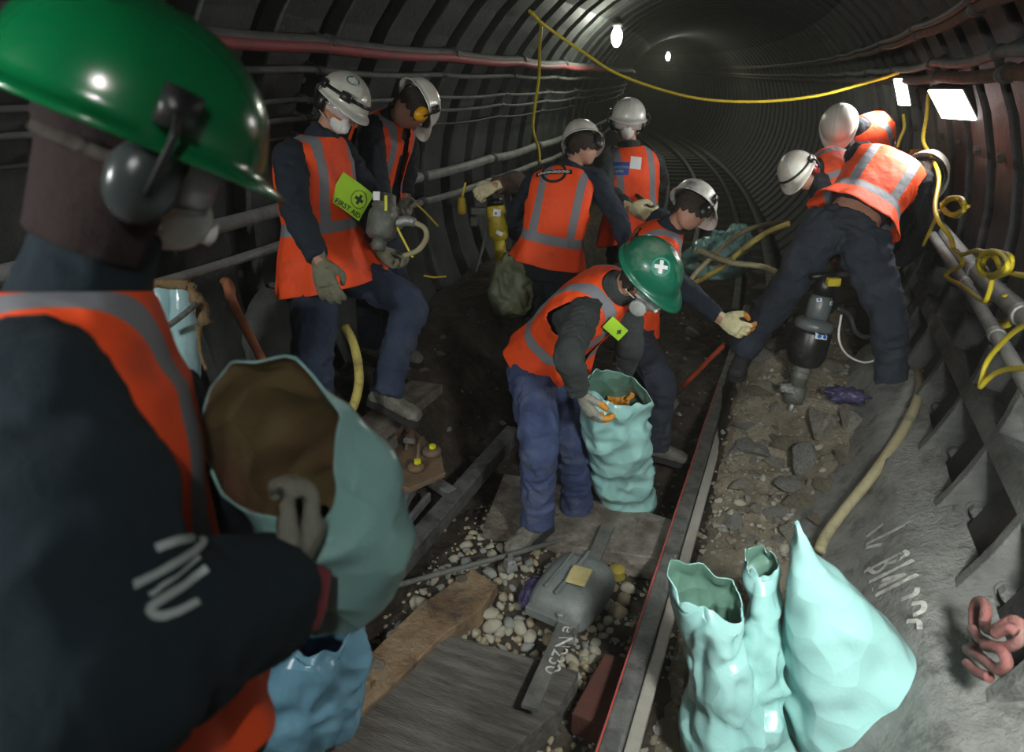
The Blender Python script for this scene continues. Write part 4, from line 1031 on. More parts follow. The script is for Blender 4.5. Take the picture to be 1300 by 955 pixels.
slab('wood_block', [(768,828),(815,845),(785,930),(725,905)], -.12, .1, 'wood_red', 'dark reddish wood block near the bottom beside the right rail', 'block')
# chalked flat bar
bar = thing('flat_bar', onz(730, 780, -.06), 'dark flat steel bar with chalked number running under the grey casting', 'bar')
m0 = onz(772, 668, -.075); m1 = onz(672, 900, -.05); d = (m1-m0); L = d.length; mm = frame((m0+m1)/2, d, V((0,0,1)))
b = bmesh.new(); box(b, (0,0,0), (L,.062,.018), mm); obj('bar', b, 'rail_side', bar, smooth=False, bevel=.003)
tb = text_bm('e N230', .085, frame(onz(712, 822, -.036)+V((0,0,.006)), d, V((0,0,1))), bold=.0); TB = bvh_world(bar.children[0])
b = bmesh.new(); merge(b, tb); drape(b, TB, V((0,0,-1)), .0015, .1, 0); obj('chalk_number', b, 'chalk', bar, smooth=False)
# gauge rod and clamp
rod = thing('gauge_rod', onz(600, 715, -.05), 'thin dusty steel rod lying across the ballast with a small clamp', 'rod')
b = bmesh.new(); cyl(b, onz(487,748,-.03), onz(706,688,-.01), .012); obj('rod', b, 'rail_side', rod)
b = bmesh.new(); mm = frame(onz(648,716,-.03), onz(706,688,-.03)-onz(487,748,-.03)); box(b, (0,0,0), (.055,.06,.05), mm, taper=.7); box(b, (.04,.03,-.01), (.05,.02,.02), mm); obj('clamp', b, 'steel', rod, smooth=False, bevel=.005)
b = bmesh.new(); lathe(b, [(.014,0),(.014,.02)], mm @ Matrix.Translation((0,0,.025)), 6); obj('nut', b, 'steel', rod, smooth=False)
# grey casting with yellow plate
cz = .02
ins = thing('rail_casting', onz(735, 760, -.1), 'grey domed metal casting between the rails with a gold plate on top', 'casting')
P = lambda px, py, z: onz(px, py, z)
b = bmesh.new(); rows = []
A0, A1, B0, B1 = P(690,738,-.02), P(735,700,-.02), P(700,800,-.04), P(765,738,-.04)
ctr = P(728,752,0.0); ux = (P(765,722,-.05)-P(690,776,-.05)); uy = (P(675,772,-.05)-P(722,800,-.05))
ax = (P(790,740,-.05)-P(680,775,-.05)); fx = frame(P(730,752,-.09), P(765,705,-.05)-P(700,790,-.05), V((0,0,1))) @ Matrix.Scale(1.22, 4)
prof = [(-.17,.075,.02),(-.165,.10,.07),(-.12,.115,.095),(-.02,.12,.10),(.08,.118,.095),(.13,.10,.07),(.145,.06,.02)]
for x, w, h in prof:
    rows.append([fx @ V((x, w*math.copysign(abs(math.cos(q))**.6, math.cos(q)), h*max(-.1, math.copysign(abs(math.sin(q))**.7, math.sin(q))))) for q in [2*pi*k/28 for k in range(28)]])
R = grid(b, rows, close=True); b.faces.new(R[0]); b.faces.new(R[-1][::-1]); bmesh.ops.recalc_face_normals(b, faces=b.faces[:]); obj('casting_body', b, 'cast_grey', ins, sub=1)
b = bmesh.new(); box(b, (-.02,.0,.102), (.25,.012,.014), fx); box(b, (-.02,.05,.098), (.22,.006,.008), fx); obj('rib', b, 'cast_grey', ins, smooth=False, bevel=.004)
b = bmesh.new(); box(b, (-.172,0,.018), (.03,.19,.034), fx); obj('end_flange', b, 'cast_grey', ins, smooth=False, bevel=.004)
b = bmesh.new(); lathe(b, [(.013,0),(.013,.018),(.009,.02)], fx @ Matrix.Translation((-.172,-.03,.035)), 6); obj('bolt', b, 'steel', ins, smooth=False)
b = bmesh.new(); box(b, (0,0,0), (.11,.085,.008), frame(P(735,731,.055), P(757,726,.03)-P(742,757,.03), V((0,0,1)))); obj('gold_plate', b, 'gold_plate', ins, smooth=False, bevel=.002)
p = onz(783, 733, -.14); b = bmesh.new(); lathe(b, [(.010,0),(.034,0),(.038,.006),(.034,.012),(.034,.038),(.038,.044),(.034,.05),(.010,.05)], Matrix.Translation(p), 20); tag(obj('tape_reel', b, 'reel_yellow', org=p), 'small dirty yellow reel lying beside the grey casting', 'reel')
# crumpled dark purple film
def crumple(name, c, rx, ry, rz, m, label, cat, seed=0, amp=.35, fr=2.2):
    b = bmesh.new(); bmesh.ops.create_icosphere(b, subdivisions=4, radius=1)
    for v in b.verts:
        p = v.co.copy(); k = 1 + amp*(abs(noise.noise(p*fr+V((seed,0,0))))*2-.6) + amp*.5*noise.noise(p*fr*2.6+V((0,seed,0)))
        v.co = V(c) + V((p.x*rx*k, p.y*ry*k, p.z*rz*k))
    o = obj(name, b, m, org=c); tag(o, label, cat); return o
crumple('plastic_film', onz(678,752,-.09), .05,.10,.04, 'purple_film', 'crumpled dark purple film tucked beside the grey casting', 'film', 1, .3)
crumple('plastic_film', onz(890,494,-.22), .12,.10,.05, 'purple_film', 'crumpled purple film in the dark trench left of the right rail', 'film', 2, .35)
crumple('plastic_film', at(1075,502,3.75), .11,.06,.045, 'purple_film', 'strip of purple film lying on the rubble behind the breaker tip', 'film', 3, .35)
crumple('cloth_rag', at(1000,493,3.85), .045,.04,.025, 'pipe_grey', 'small pale rag beside the black breaker tip', 'rag', 4, .35)
# ---------------------------------------------------------------- ballast stones
def stone_mesh(seed, m, fl=.7, rough=.16, sharp=False):
    b = bmesh.new(); bmesh.ops.create_icosphere(b, subdivisions=3 if sharp else 2, radius=1)
    rnd = random.Random(seed); pl_ = [(V([rnd.uniform(-1,1) for _ in range(3)]).normalized(), rnd.uniform(.42,.75) if sharp else rnd.uniform(.66,.9)) for _ in range(12 if sharp else 9)]
    s = V((rnd.uniform(.85,1.25), rnd.uniform(.7,1.0), fl*rnd.uniform(.75,1.1)))
    for v in b.verts:
        p = v.co.normalized()
        for n, dd in pl_:
            k = p.dot(n)
            if k > dd: p -= n*(k-dd)*(1.0 if sharp else .9)
        p *= 1+rough*noise.noise(p*1.4+V((seed*3.3,0,0))); v.co = V((p.x*s.x, p.y*s.y, p.z*s.z))
    me = bpy.data.meshes.new('stone'); b.to_mesh(me); b.free(); me.materials.append(M[m])
    for p in me.polygons: p.use_smooth = not sharp
    return me
SM = [stone_mesh(i, ('stone_pale','stone_pale','stone_tan','stone_grey','stone_pale','stone_grey','stone_tan','stone_pale')[i]) for i in range(8)]
RM = [stone_mesh(20+i, ('rock_grey','pale_concrete','spoil','pale_concrete','rock_grey','spoil')[i], .75, .12, True) for i in range(6)]
def inside(px, py, poly):
    c = False; n = len(poly); j = n-1
    for i in range(n):
        (x1, y1), (x2, y2) = poly[i], poly[j]
        if (y1 > py) != (y2 > py) and px < (x2-x1)*(py-y1)/(y2-y1)+x1: c = not c
        j = i
    return c
SOLIDS = [o for o in bpy.data.objects if o.type == 'MESH' and (o.name.startswith(('wooden_sleeper','timber_block','wood_block')) or (o.parent and o.parent.name.startswith(('rail_casting','flat_bar','running_rail'))))]
def scatter(poly, n, smin, smax, meshes, name, label, group, gap=.8, zoff=.25, pool=None, zg=-.12, cat='stone', seed=1, tree=None):
    rnd = random.Random(seed); xs = [p[0] for p in poly]; ys = [p[1] for p in poly]; done = []; tries = 0
    while len(done) < n and tries < n*60:
        tries += 1; px = rnd.uniform(min(xs), max(xs)); py = rnd.uniform(min(ys), max(ys))
        if not inside(px, py, poly): continue
        q = onz(px, py, zg); h = (tree or FLB).ray_cast(V((q.x, q.y, 1)), V((0,0,-1)))
        if h[0] is None: continue
        p = h[0]; s = smin + (smax-smin)*rnd.random()**1.8
        if any((p-d[0]).length < gap*(s+d[1]) for d in done): continue
        me = rnd.choice(meshes); o = bpy.data.objects.new(name, me); COL.objects.link(o)
        o.location = p + V((0,0,s*zoff)); o.scale = (s, s, s); o.rotation_euler = (rnd.uniform(-.5,.5), rnd.uniform(-.5,.5), rnd.uniform(0,6.3))
        tag(o, label, cat, group); done.append((p, s))
    print('scatter', name, len(done)); return done
PATCH = [(600,690),(655,700),(700,690),(780,712),(800,740),(735,852),(575,806),(490,860),(440,862),(620,640),(650,640)]
scatter(PATCH, 230, .018, .042, SM, 'ballast_stone', 'pale rounded ballast stone in the patch between the rails', 'ballast stones between the rails', .62, .3, zg=-.13)
scatter([(700,850),(800,780),(845,740),(760,870),(740,960),(680,960)], 50, .012, .026, SM[2:4]+RM[:1], 'ballast_stone', 'small dark-lit ballast stone in the shadow beside the right rail', 'ballast stones in shadow', .8, .3, zg=-.15, seed=5)
def ballast_stuff(rx, ry, n, smin, smax, meshes, name, label, mats, seed, zmask=None):
    rnd = random.Random(seed); bm = bmesh.new()
    for i in range(n):
        x = rnd.uniform(*rx); y = rnd.uniform(*ry)
        if zmask and not zmask(x, y): continue
        h = SPB(x, y)
        if h is None: continue
        s = smin+(smax-smin)*rnd.random()**2; k = len(bm.verts); me = rnd.choice(meshes); nf = len(bm.faces)
        bm.from_mesh(me); bm.verts.ensure_lookup_table(); bm.faces.ensure_lookup_table()
        R_ = Matrix.Translation((x, y, h+s*.2)) @ Matrix.Rotation(rnd.uniform(0,6.3), 4, 'Z') @ Matrix.Rotation(rnd.uniform(-.5,.5), 4, 'X') @ Matrix.Scale(s, 4)
        for v in bm.verts[k:]: v.co = R_ @ v.co
        mi = rnd.randrange(len(mats))
        for f in bm.faces[nf:]: f.material_index = mi
    o = obj(name, bm, mats, org=(sum(rx)/2, sum(ry)/2, 0)); tag(o, label, 'rubble', kind='stuff'); return o
sp_o = bpy.data.objects['spoil_heap']; SPT = bvh_world(sp_o, fl)
def SPB(x, y):
    h = SPT.ray_cast(V((x, y, 1.2)), V((0,0,-1))); return h[0].z if h[0] is not None else None
ballast_stuff((-.52,.5), (1.2,3.0), 900, .006, .014, SM, 'ballast_chips', 'fine ballast chips filling the gaps between the stones', ['stone_pale','stone_tan','stone_grey'], 3)
ballast_stuff((.64,1.35), (1.5,5.2), 1500, .007, .026, RM, 'rubble_chips', 'small broken rubble strewn on the right of the rail', ['rock_grey','spoil','pale_concrete','spoil'], 4)
ballast_stuff((-1.3,.5), (2.6,6.5), 700, .008, .03, RM, 'rubble_chips', 'dark small rubble in the dug-out ground', ['rock_grey','soil','soil'], 6)
scatter([(925,625),(1000,600),(1060,630),(1085,680),(1010,725),(925,705)], 70, .014, .034, [RM[1], RM[3], SM[0], SM[4], RM[4]], 'rubble_stone', 'pale broken stone in the gravel between right rail and tall sack', 'pale rubble beside the right rail', .7, .3, zg=-.08, seed=9, tree=SPT)
scatter([(950,450),(1010,400),(1000,560),(930,600),(940,520)], 40, .02, .045, [RM[1], RM[3], RM[0], RM[2]], 'rubble_stone', 'angular lump of rubble beside the breaker, near the rail', 'angular rubble near the breaker', .7, .3, zg=.05, seed=12, tree=SPT)
# larger broken rocks, each its own
rk = random.Random(11)
ROCKS = [(955,575,.09),(985,590,.06),(1000,565,.07),(1040,545,.13),(1020,590,.09),(1075,590,.08),(1000,620,.07),(940,620,.06),(1020,640,.08),(960,650,.05),(985,655,.05),(1050,625,.10),(930,665,.05),
         (1005,680,.06),(1040,665,.07),(975,410,.10),(1000,395,.08),(990,440,.09),(965,455,.07),(1015,420,.06),(960,500,.07),(985,520,.06),(1060,470,.07),(1090,480,.08),(945,545,.06),(1085,545,.10),(1110,520,.07),(905,395,.08),(880,425,.07)]
names = ['grey','pale','brownish','pale angular','dark','brown']
for i, (px, py, s) in enumerate(ROCKS):
    d = (at(px, py, 1)-CAM).normalized(); h = SPT.ray_cast(CAM, d)
    if h[0] is None: continue
    me = RM[i % 6]; o = bpy.data.objects.new('broken_rock', me); COL.objects.link(o); o.location = h[0]+V((0,0,s*.3)); s *= 1.3; o.scale = (s, s*.85, s*.7); o.rotation_euler = (rk.uniform(-.4,.4), rk.uniform(-.4,.4), rk.uniform(0,6))
    where = 'behind the breaker, by the bent legs' if py < 460 else ('around the breaker tip' if py < 560 else 'between the breaker and teal sacks')
    tag(o, '%s broken rock on the rubble %s' % (names[i % 6], where), 'rock', 'broken rocks, %s, %s' % (names[i % 6], where))
# ---------------------------------------------------------------- sacks
def sack(name, rings, m, label, seed=0, amp=.02, open_=True, minside=None, sub=3, fr=9, n=84, thick=.004, sharp=True, group=None, tie=False):
    """rings: (px, py, Z, rx, ry, tilt vectors): rx along camera right, ry along depth; closed loops skinned into a sack"""
    K = cr([(list(r)+[0,0,0])[:8] for r in rings], 12)
    b = bmesh.new(); rows = []; T = len(K)
    f2 = V((CAMF.x, CAMF.y, 0)).normalized()
    for i, r in enumerate(K):
        c = at(r[0], r[1], r[2]); t = i/(T-1); row = []
        for k in range(n):
            a = 2*pi*k/n; e = .8
            p = c + CAMR*r[3]*math.copysign(abs(math.cos(a))**e, math.cos(a)) + f2*r[4]*math.copysign(abs(math.sin(a))**e, math.sin(a)) + V((0,0,1))*(r[5]*math.cos(a) + r[6]*math.sin(a))
            q = p*fr + V((seed*7, seed*3, 0)); w = noise.noise(q*.6)*1.5
            rid = 1-abs(noise.noise(V((q.x+w, q.y-w, q.z*.45)))*2.2)
            rid2 = 1-abs(noise.noise(q*2.1+V((w,w,3)))*2.2)
            vd = noise.voronoi(V((p.x, p.y, p.z*.7))*fr*1.1+V((seed, 0, 0)))[0]; cre = min(1, (vd[1]-vd[0])*1.6)
            rid = rid*.55 + cre*.75
            rad = (p-c).normalized() if (p-c).length > 1e-5 else V((0,0,1))
            am = amp*min(1, (r[3]+.004)/.08); p = p + rad*(am*(rid-.5) + am*.4*(rid2-.5)) + V((0,0,1))*(amp*.7*noise.noise(V((math.cos(a)*2.3, math.sin(a)*2.3, seed))) if t < .12 else 0)
            row.append(p)
        rows.append(row)
    R = grid(b, rows, close=True)
    c = sum((v.co for v in R[-1]), V())/n; cv = b.verts.new(c)
    for k in range(n): b.faces.new((R[-1][k], R[-1][(k+1)%n], cv))
    b.normal_update(); sg = 0
    for i in (3, 8, 12):
        cc = sum((v.co for v in R[i]), V())/n
        for v in R[i]: sg += (v.co-cc).normalized().dot(v.normal)
    if sg < 0: bmesh.ops.reverse_faces(b, faces=b.faces[:])
    lo = min(v.co.z for v in b.verts)
    mats = [m] + ([minside] if minside else [])
    o = obj(name, b, mats, org=V((c.x, c.y, lo))); tag(o, label, 'sack', group)
    so = o.modifiers.new('s','SOLIDIFY'); so.thickness = thick; so.offset = -1
    if minside: so.material_offset = 1
    return o
sack('rubble_sack', [(783,492,3.02,.125,.12,-.03,.03),(780,512,3.06,.145,.14,0,.02),(782,545,3.18,.150,.15),(785,580,3.34,.15,.15),(790,610,3.52,.15,.15),(798,640,3.70,.13,.13),(800,652,3.76,.06,.06)],
     'teal_bag', 'open teal plastic sack held by the worker in the dusty green helmet', 1, .034, minside='teal_inside', fr=4.5)
sack('rubble_sack', [(345,556,.95,.092,.055,-.03,.100),(368,580,.97,.100,.065,-.03,.088),(402,618,1.0,.108,.08,-.02,.065),(428,672,1.05,.110,.09,-.01,.04),(438,728,1.10,.102,.09,.02),(435,772,1.14,.08,.07,.03),(430,792,1.16,.02,.02)],
     'teal_bag', 'large teal sack with brown inside, held open in the blurred foreground', 2, .022, minside='bag_brown', fr=5)
sack('rubble_sack', [(1012,664,1.98,.004,.004),(1018,690,2.0,.022,.03),(1040,740,2.04,.095,.07,-.01),(1068,790,2.08,.165,.12,-.02),(1085,850,2.12,.215,.16,-.02),(1098,920,2.16,.235,.19),(1105,980,2.2,.23,.2),(1110,1060,2.25,.2,.18),(1110,1075,2.26,.05,.05)],
     'teal_bag', 'tall pale teal sack rising to a point, rightmost of the sacks at the bottom', 3, .024, fr=3.6)
sack('rubble_sack', [(900,752,2.05,.105,.06,-.035,.03),(905,775,2.06,.100,.07,-.03,.02),(908,815,2.10,.098,.09,-.02),(912,865,2.14,.105,.11),(918,930,2.18,.12,.13),(922,1010,2.24,.12,.13),(925,1050,2.28,.05,.05)],
     'teal_bag', 'crumpled teal sack with folded-over mouth, leftmost of the sacks beside the right rail', 4, .042, minside='teal_inside', fr=5)
sack('rubble_sack', [(966,712,2.12,.042,.04,.01,.02),(968,735,2.12,.050,.05),(970,780,2.13,.060,.06),(958,840,2.14,.085,.07),(955,900,2.16,.10,.09),(960,980,2.2,.11,.1),(960,1040,2.24,.05,.05)],
     'teal_bag', 'narrow teal sack with upright folded neck, between the other two bottom sacks', 5, .042, minside='teal_inside', fr=5.5)
sack('rubble_sack', [(395,795,1.55,.10,.08),(392,815,1.57,.12,.10),(388,850,1.6,.13,.11),(385,900,1.64,.13,.12),(385,940,1.68,.05,.05)],
     'blue_bag', 'bluish plastic sack low behind the left rail under the held sack', 6, .03, fr=7)
sack('rubble_sack', [(915,296,5.9,.06,.05),(912,308,5.95,.16,.12),(908,325,6.0,.24,.2),(905,345,6.1,.25,.2),(905,352,6.15,.1,.1)],
     'teal_bag', 'small slumped teal sack lying far off between the rails behind the hoses', 7, .08, fr=5)
sack('rubble_sack', [(937,285,6.2,.05,.05),(940,300,6.2,.10,.1),(938,330,6.3,.12,.1),(936,345,6.3,.05,.05)],
     'teal_bag', 'second distant teal sack leaning up beside the right rail', 8, .05, fr=6)
slab('plank', [(872,352),(930,358),(925,376),(868,370)], -.10, .05, 'concrete', 'pale plank lying across in front of the distant teal sacks', 'plank')
sack('rubble_sack', [(652,322,4.30,.06,.05),(652,340,4.30,.12,.09),(650,365,4.33,.14,.1),(648,392,4.38,.12,.1),(647,402,4.42,.03,.03)],
     'olive_bag', 'dark olive sack on the ground left of the emblem-vest worker', 9, .03, fr=7)
sack('rubble_sack', [(352,362,3.35,.06,.06),(355,380,3.3,.13,.11),(360,420,3.25,.17,.14),(360,460,3.25,.17,.14),(358,520,3.3,.15,.13),(356,540,3.35,.05,.05)],
     'grey_sack', 'grey dusty cloth sack against the left wall behind the orange handle', 10, .02, fr=5)
# crate of film-wrapped rolls
cr_ = thing('wrapped_bundle', at(215,440,2.4), 'bundle of clear-wrapped rolls bound with frayed hessian against the left wall', 'bundle')
for i, (x0, x1) in enumerate(((178,186),(206,214),(232,238))):
    b = bmesh.new(); tube(b, [at(x0,362,2.4), at((x0+x1)/2,420,2.42), at(x1,500,2.5)], [.045,.05,.046], 16, 5, wob=.25, seed=i); obj('wrapped_roll', b, 'clear_film', cr_)
b = bmesh.new(); tube(b, [at(160,362,2.36), at(200,360,2.36), at(240,362,2.36)], .018, 10, 6, wob=.5); tube(b, [at(240,360,2.36), at(252,385,2.37), at(263,412,2.38)], [.014,.026,.02], 10, 6, wob=.7); tube(b, [at(252,412,2.38), at(254,445,2.4), at(262,470,2.42)], [.012,.006,.006], 8, 6, wob=.4); obj('hessian_edge', b, 'hessian', cr_)
b = bmesh.new(); tube(b, [at(205,420,2.3), at(230,402,2.3), at(250,385,2.33)], .010, 8, 4, flat=.5); obj('strap', b, 'rail_side', cr_)
# orange handle leaning on the wall
hd = thing('tool_handle', at(343,480,2.7), 'worn terracotta-orange wooden tool handle leaning at the left wall', 'handle')
b = bmesh.new(); tube(b, [at(286,355,2.85), at(291,366,2.85), at(298,390,2.84), at(345,480,2.75), at(370,530,2.7)], [.018,.024,.019,.018,.018], 12, 5); obj('shaft', b, 'terracotta', hd)
b = bmesh.new(); ell(b, at(286,357,2.85), (.022,.022,.017)); obj('knob_end', b, 'terracotta', hd)
# ---------------------------------------------------------------- left pile: planks, chair, castings
slab('wooden_plank', [(520,482),(562,488),(470,560),(440,585),(408,570)], .33, .06, 'wood_sleeper', 'speckled plank slanting under the raised boot, uppermost of the pile', 'plank')
slab('wooden_plank', [(470,540),(505,552),(430,610),(350,640),(330,620)], .20, .07, 'wood_sleeper', 'grey speckled plank end lying left of the rusty bracket', 'plank')
ch = thing('rail_chair', onz(530, 580, -.1), 'rusty cast rail chair with two yellow-marked nuts under the raised boot', 'bracket')
slab('base_plate', [(440,560),(520,540),(560,575),(565,600),(520,620),(470,610)], .12, .03, 'rusty_plate', None, None, ch)
b = bmesh.new()
for k in range(3):
    t = k/2; p = onz(505+30*t, 552+20*t, .13); box(b, (0,0,.02), (.14,.022,.09), frame(p, onz(480,600,0)-onz(520,545,0), V((0,0,1))), taper=.6)
obj('cheek', b, 'rusty_plate', ch, smooth=False, bevel=.008)
b = bmesh.new(); mm = frame(onz(548,572,.15), V((1,.3,0))); lathe(b, [(.05,-.02),(.052,0),(.045,.012),(.028,.016)], mm, 20); mm = frame(onz(528,592,.14), V((1,.3,0))); lathe(b, [(.042,-.02),(.044,0),(.038,.012),(.024,.016)], mm, 20); obj('boss', b, 'rusty_plate', ch)
for px, py in ((549,569),(530,588)):
    b = bmesh.new(); lathe(b, [(.019,0),(.019,.018),(.014,.02)], frame(onz(px,py,.165), V((1,.2,0))), 6); obj('yellow_nut', b, 'tape_yellow', ch, smooth=False)
b = bmesh.new(); lathe(b, [(.016,-.03),(.016,.03)], frame(onz(520,560,.2), V((0,0,1)), onz(500,560,0)-onz(540,565,0)), 6); obj('bolt', b, 'steel', ch, smooth=False)
# silver casting frame
ca = thing('track_casting', onz(510, 650, -.1), 'shiny grey forked steel casting lying beside the left rail', 'bracket')
def beam(px0, py0, px1, py1, w, h, z=-.02, m='steel', nm='arm', z1=None):
    a, c = onz(px0, py0, z), onz(px1, py1, z if z1 is None else z1); b = bmesh.new(); box(b, (0,0,0), ((c-a).length, w, h), frame((a+c)/2, c-a, V((0,0,1)))); return obj(nm, b, m, ca, smooth=False, bevel=.007)
beam(520,592,575,628,.065,.045); beam(530,605,505,650,.05,.06); beam(510,600,485,640,.028,.04); beam(545,630,495,690,.022,.05); beam(485,645,480,690,.022,.05); beam(512,640,492,668,.06,.03, -.03)
b = bmesh.new(); P4 = [onz(490,640,-.0), onz(512,648,-.0), onz(500,680,-.0), onz(482,672,-.0)]; tube(b, P4+[P4[0]], .010, 8, 4); obj('socket_ring', b, 'steel', ca)
b = bmesh.new(); ell(b, onz(498,660,-.02), (.035,.03,.014)); obj('ring_fill', b, 'mask_grey', ca)
beam(440,602,490,622,.035,.03,-.04); beam(437,575,440,620,.016,.05,.02)
for px, py, s, m in ((510,648,.05,3),(540,540,.05,0),(585,600,.07,1),(600,575,.06,5),(560,520,.05,2)):
    p = onz(px, py, -.12); o = bpy.data.objects.new('broken_rock', RM[m]); COL.objects.link(o); o.location = (p.x, p.y, ground(p.x, p.y)+s*.2); o.scale = (s,s*.8,s*.6); tag(o, 'dim rock in the dirt left of the left rail', 'rock', 'dim rocks left of the left rail')
# ---------------------------------------------------------------- tools
def tool(name, a, c, segs, label, cat):
    """body of revolution from a (top) to c (tip); segs: (part name, material, [(r, t)...])"""
    a, c = V(a), V(c); d = c-a; L = d.length; mm = frame(a, d.orthogonal(), d); t0 = thing(name, c, label, cat)
    for nm, m, prof in segs:
        b = bmesh.new(); lathe(b, [(r, t*L) for r, t in prof], mm, 28); obj(nm, b, m, t0)
    return t0, mm, L
br, bm_, L = tool('hydraulic_breaker', at(1052,346,3.72), at(1003,523,3.90), [
    ('handle_block', 'black_plastic', [(.03,0),(.05,.02),(.055,.10),(.05,.16)]),
    ('upper_body', 'grey_plastic', [(.05,.16),(.062,.19),(.062,.30),(.055,.32)]),
    ('collar', 'grey_plastic', [(.075,.32),(.102,.345),(.106,.38),(.098,.40)]),
    ('main_body', 'black_plastic', [(.098,.40),(.104,.42),(.104,.58),(.085,.64),(.06,.66)]),
    ('neck', 'tool_grey', [(.05,.66),(.052,.70),(.045,.705),(.052,.71),(.045,.72),(.052,.73),(.046,.74),(.044,.80)]),
    ('nose', 'tool_grey', [(.045,.80),(.052,.82),(.056,.88),(.046,.93),(.02,.935)]),
    ('chisel', 'steel', [(.016,.93),(.016,.99),(.008,1.0)])], 'black hydraulic breaker with blue stickers between the bent worker\'s legs', 'breaker')
b = bmesh.new(); box(b, (0,0,0), (.07,.04,.045), frame(at(1058,358,3.64), CAMR, V((0,0,1)))); obj('trigger_cap', b, 'tool_yellow', br, smooth=False, bevel=.008)
b = bmesh.new(); tube(b, [at(1030,352,3.72), at(1045,350,3.70), at(1085,348,3.72)], .017, 10, 3); obj('handle_bar', b, 'black_plastic', br)
MB_ = next(c for c in br.children if c.name.startswith('main_body')); UB_ = next(c for c in br.children if c.name.startswith('upper_body'))
def pdisc(r, x, y, n=16): return [(x+r*math.cos(2*pi*k/n), y+r*math.sin(2*pi*k/n)) for k in range(n)]
def face2(m, pts):
    b = bmesh.new(); b.faces.new([b.verts.new(m @ V((x, y, 0))) for x, y in pts]); return b
patch_on(MB_, 1043, 425, .068, .052, .12, ['print_white','sticker_blue'], lambda m: [(1, face2(m, pdisc(.011, x, y))) for x in (-.014,.018) for y in (-.012,.014)], name='warning_sticker')
patch_on(MB_, 1025, 418, .034, .026, .3, ['mask_grey'], lambda m: [], name='data_plate')
patch_on(UB_, 1040, 381, .026, .020, .1, ['print_white','sticker_blue'], lambda m: [(1, face2(m, pdisc(.007, 0, 0)))], name='small_sticker')
patch_on(UB_, 1055, 385, .026, .020, .1, ['print_white','sticker_blue'], lambda m: [(1, face2(m, pdisc(.007, 0, 0)))], name='small_sticker')
cableobj('thin_wire', [(1068,400,3.7),(1065,430,3.7),(1075,450,3.75),(1095,460,3.8),(1110,458,3.85)], .006, 'mask_white', 'thin white wire loop beside the black breaker', 'wire')
cableobj('air_hose', [(1063,392,3.66),(1078,400,3.68),(1090,425,3.75),(1120,430,3.9)], .012, 'cable_black', 'short dark hose leaving the right side of the black breaker', 'hose')
# yellow breaker
yb, m_, L = tool('yellow_breaker', at(628,252,4.55), at(638,345,4.65), [
    ('top_cap', 'black_plastic', [(.04,0),(.055,.03),(.055,.10)]),
    ('upper_body', 'tool_yellow', [(.055,.10),(.062,.13),(.066,.30),(.066,.50),(.05,.56)]),
    ('lower_body', 'tool_yellow', [(.035,.56),(.04,.62),(.044,.98),(.03,1.0)])], 'bright yellow hand breaker held by the gloved hand beside the brown sleeve', 'breaker')
b = bmesh.new(); box(b, (0,0,0), (.10,.05,.05), frame(at(607,268,4.6), CAMR, V((0,0,1)))); box(b, (-.03,0,-.07), (.05,.05,.06), frame(at(607,268,4.6), CAMR, V((0,0,1)))); obj('valve_block', b, 'tool_grey', yb, smooth=False, bevel=.008)
patch_on(next(c for c in yb.children if c.name.startswith('upper_body')), 631, 270, .05, .045, .1, ['print_white','sticker_blue'], lambda m: [(1, face2(m, pdisc(.009, -.008, -.006)))], name='white_sticker')
patch_on(next(c for c in yb.children if c.name.startswith('upper_body')), 634, 296, .045, .025, .5, ['print_white'], lambda m: [], name='white_sticker')
cableobj('air_hose', [(615,275,4.6),(616,300,4.6),(608,330,4.6),(604,345,4.65)], .011, 'cable_grey', 'grey hose hanging from the yellow breaker', 'hose')
pg = thing('yellow_plug', at(586,270,4.3), 'yellow cable connector hanging from a thin cord by the left wall', 'plug')
b = bmesh.new(); lathe(b, [(.012,.06),(.022,.05),(.028,.0),(.026,-.04),(.015,-.05)], frame(at(586,262,4.3), V((1,0,0)))); obj('plug_body', b, 'tool_yellow', pg)
b = bmesh.new(); tube(b, [at(591,232,4.3), at(588,245,4.3), at(586,254,4.3)], .007, 8, 3); obj('plug_cord', b, 'cable_yellow', pg)
# drill of the second worker
dr, m_, L = tool('hand_drill', at(491,246,3.2), at(480,318,3.2), [
    ('head', 'tool_grey', [(.03,0),(.045,.02),(.05,.16),(.06,.20)]),
    ('cylinder', 'tool_grey', [(.058,.20),(.062,.22),(.055,.27),(.066,.32),(.070,.40),(.070,.72),(.05,.80)]),
    ('nose', 'tool_grey', [(.035,.80),(.03,1.0)])], 'grey pneumatic drill held by the worker with the yellow ear defender', 'drill')
b = bmesh.new(); box(b, (0,0,0), (.012,.006,.07), frame(at(490,258,3.13), CAMR, CAMU)); obj('yellow_label', b, 'tape_yellow', dr, smooth=False)
b = bmesh.new(); box(b, (0,0,0), (.03,.01,.04), frame(at(478,249,3.13), CAMR, CAMU)); obj('white_label', b, 'print_white', dr, smooth=False)
b = bmesh.new(); tube(b, [at(500,285,3.2), at(515,280,3.2), at(527,283,3.2)], [.018,.026,.02], 10, 3); obj('hose_fitting', b, 'steel', dr)
cableobj('drill_hose', [(527,283,3.2),(539,290,3.2),(541,303,3.2),(530,318,3.2),(512,325,3.2)], .013, 'hose_beige', 'short curled beige hose on the grey drill', 'hose')
cableobj('yellow_cable', [(499,262,3.2),(503,285,3.2),(515,310,3.2),(524,327,3.2)], .006, 'cable_yellow', 'thin yellow cord hanging down past the grey drill', 'cable')
cableobj('yellow_cable', [(522,254,4.0),(538,268,4.1),(556,287,4.2)], .006, 'cable_yellow', 'thin yellow cord slanting away from the grey glove to the wall', 'cable')
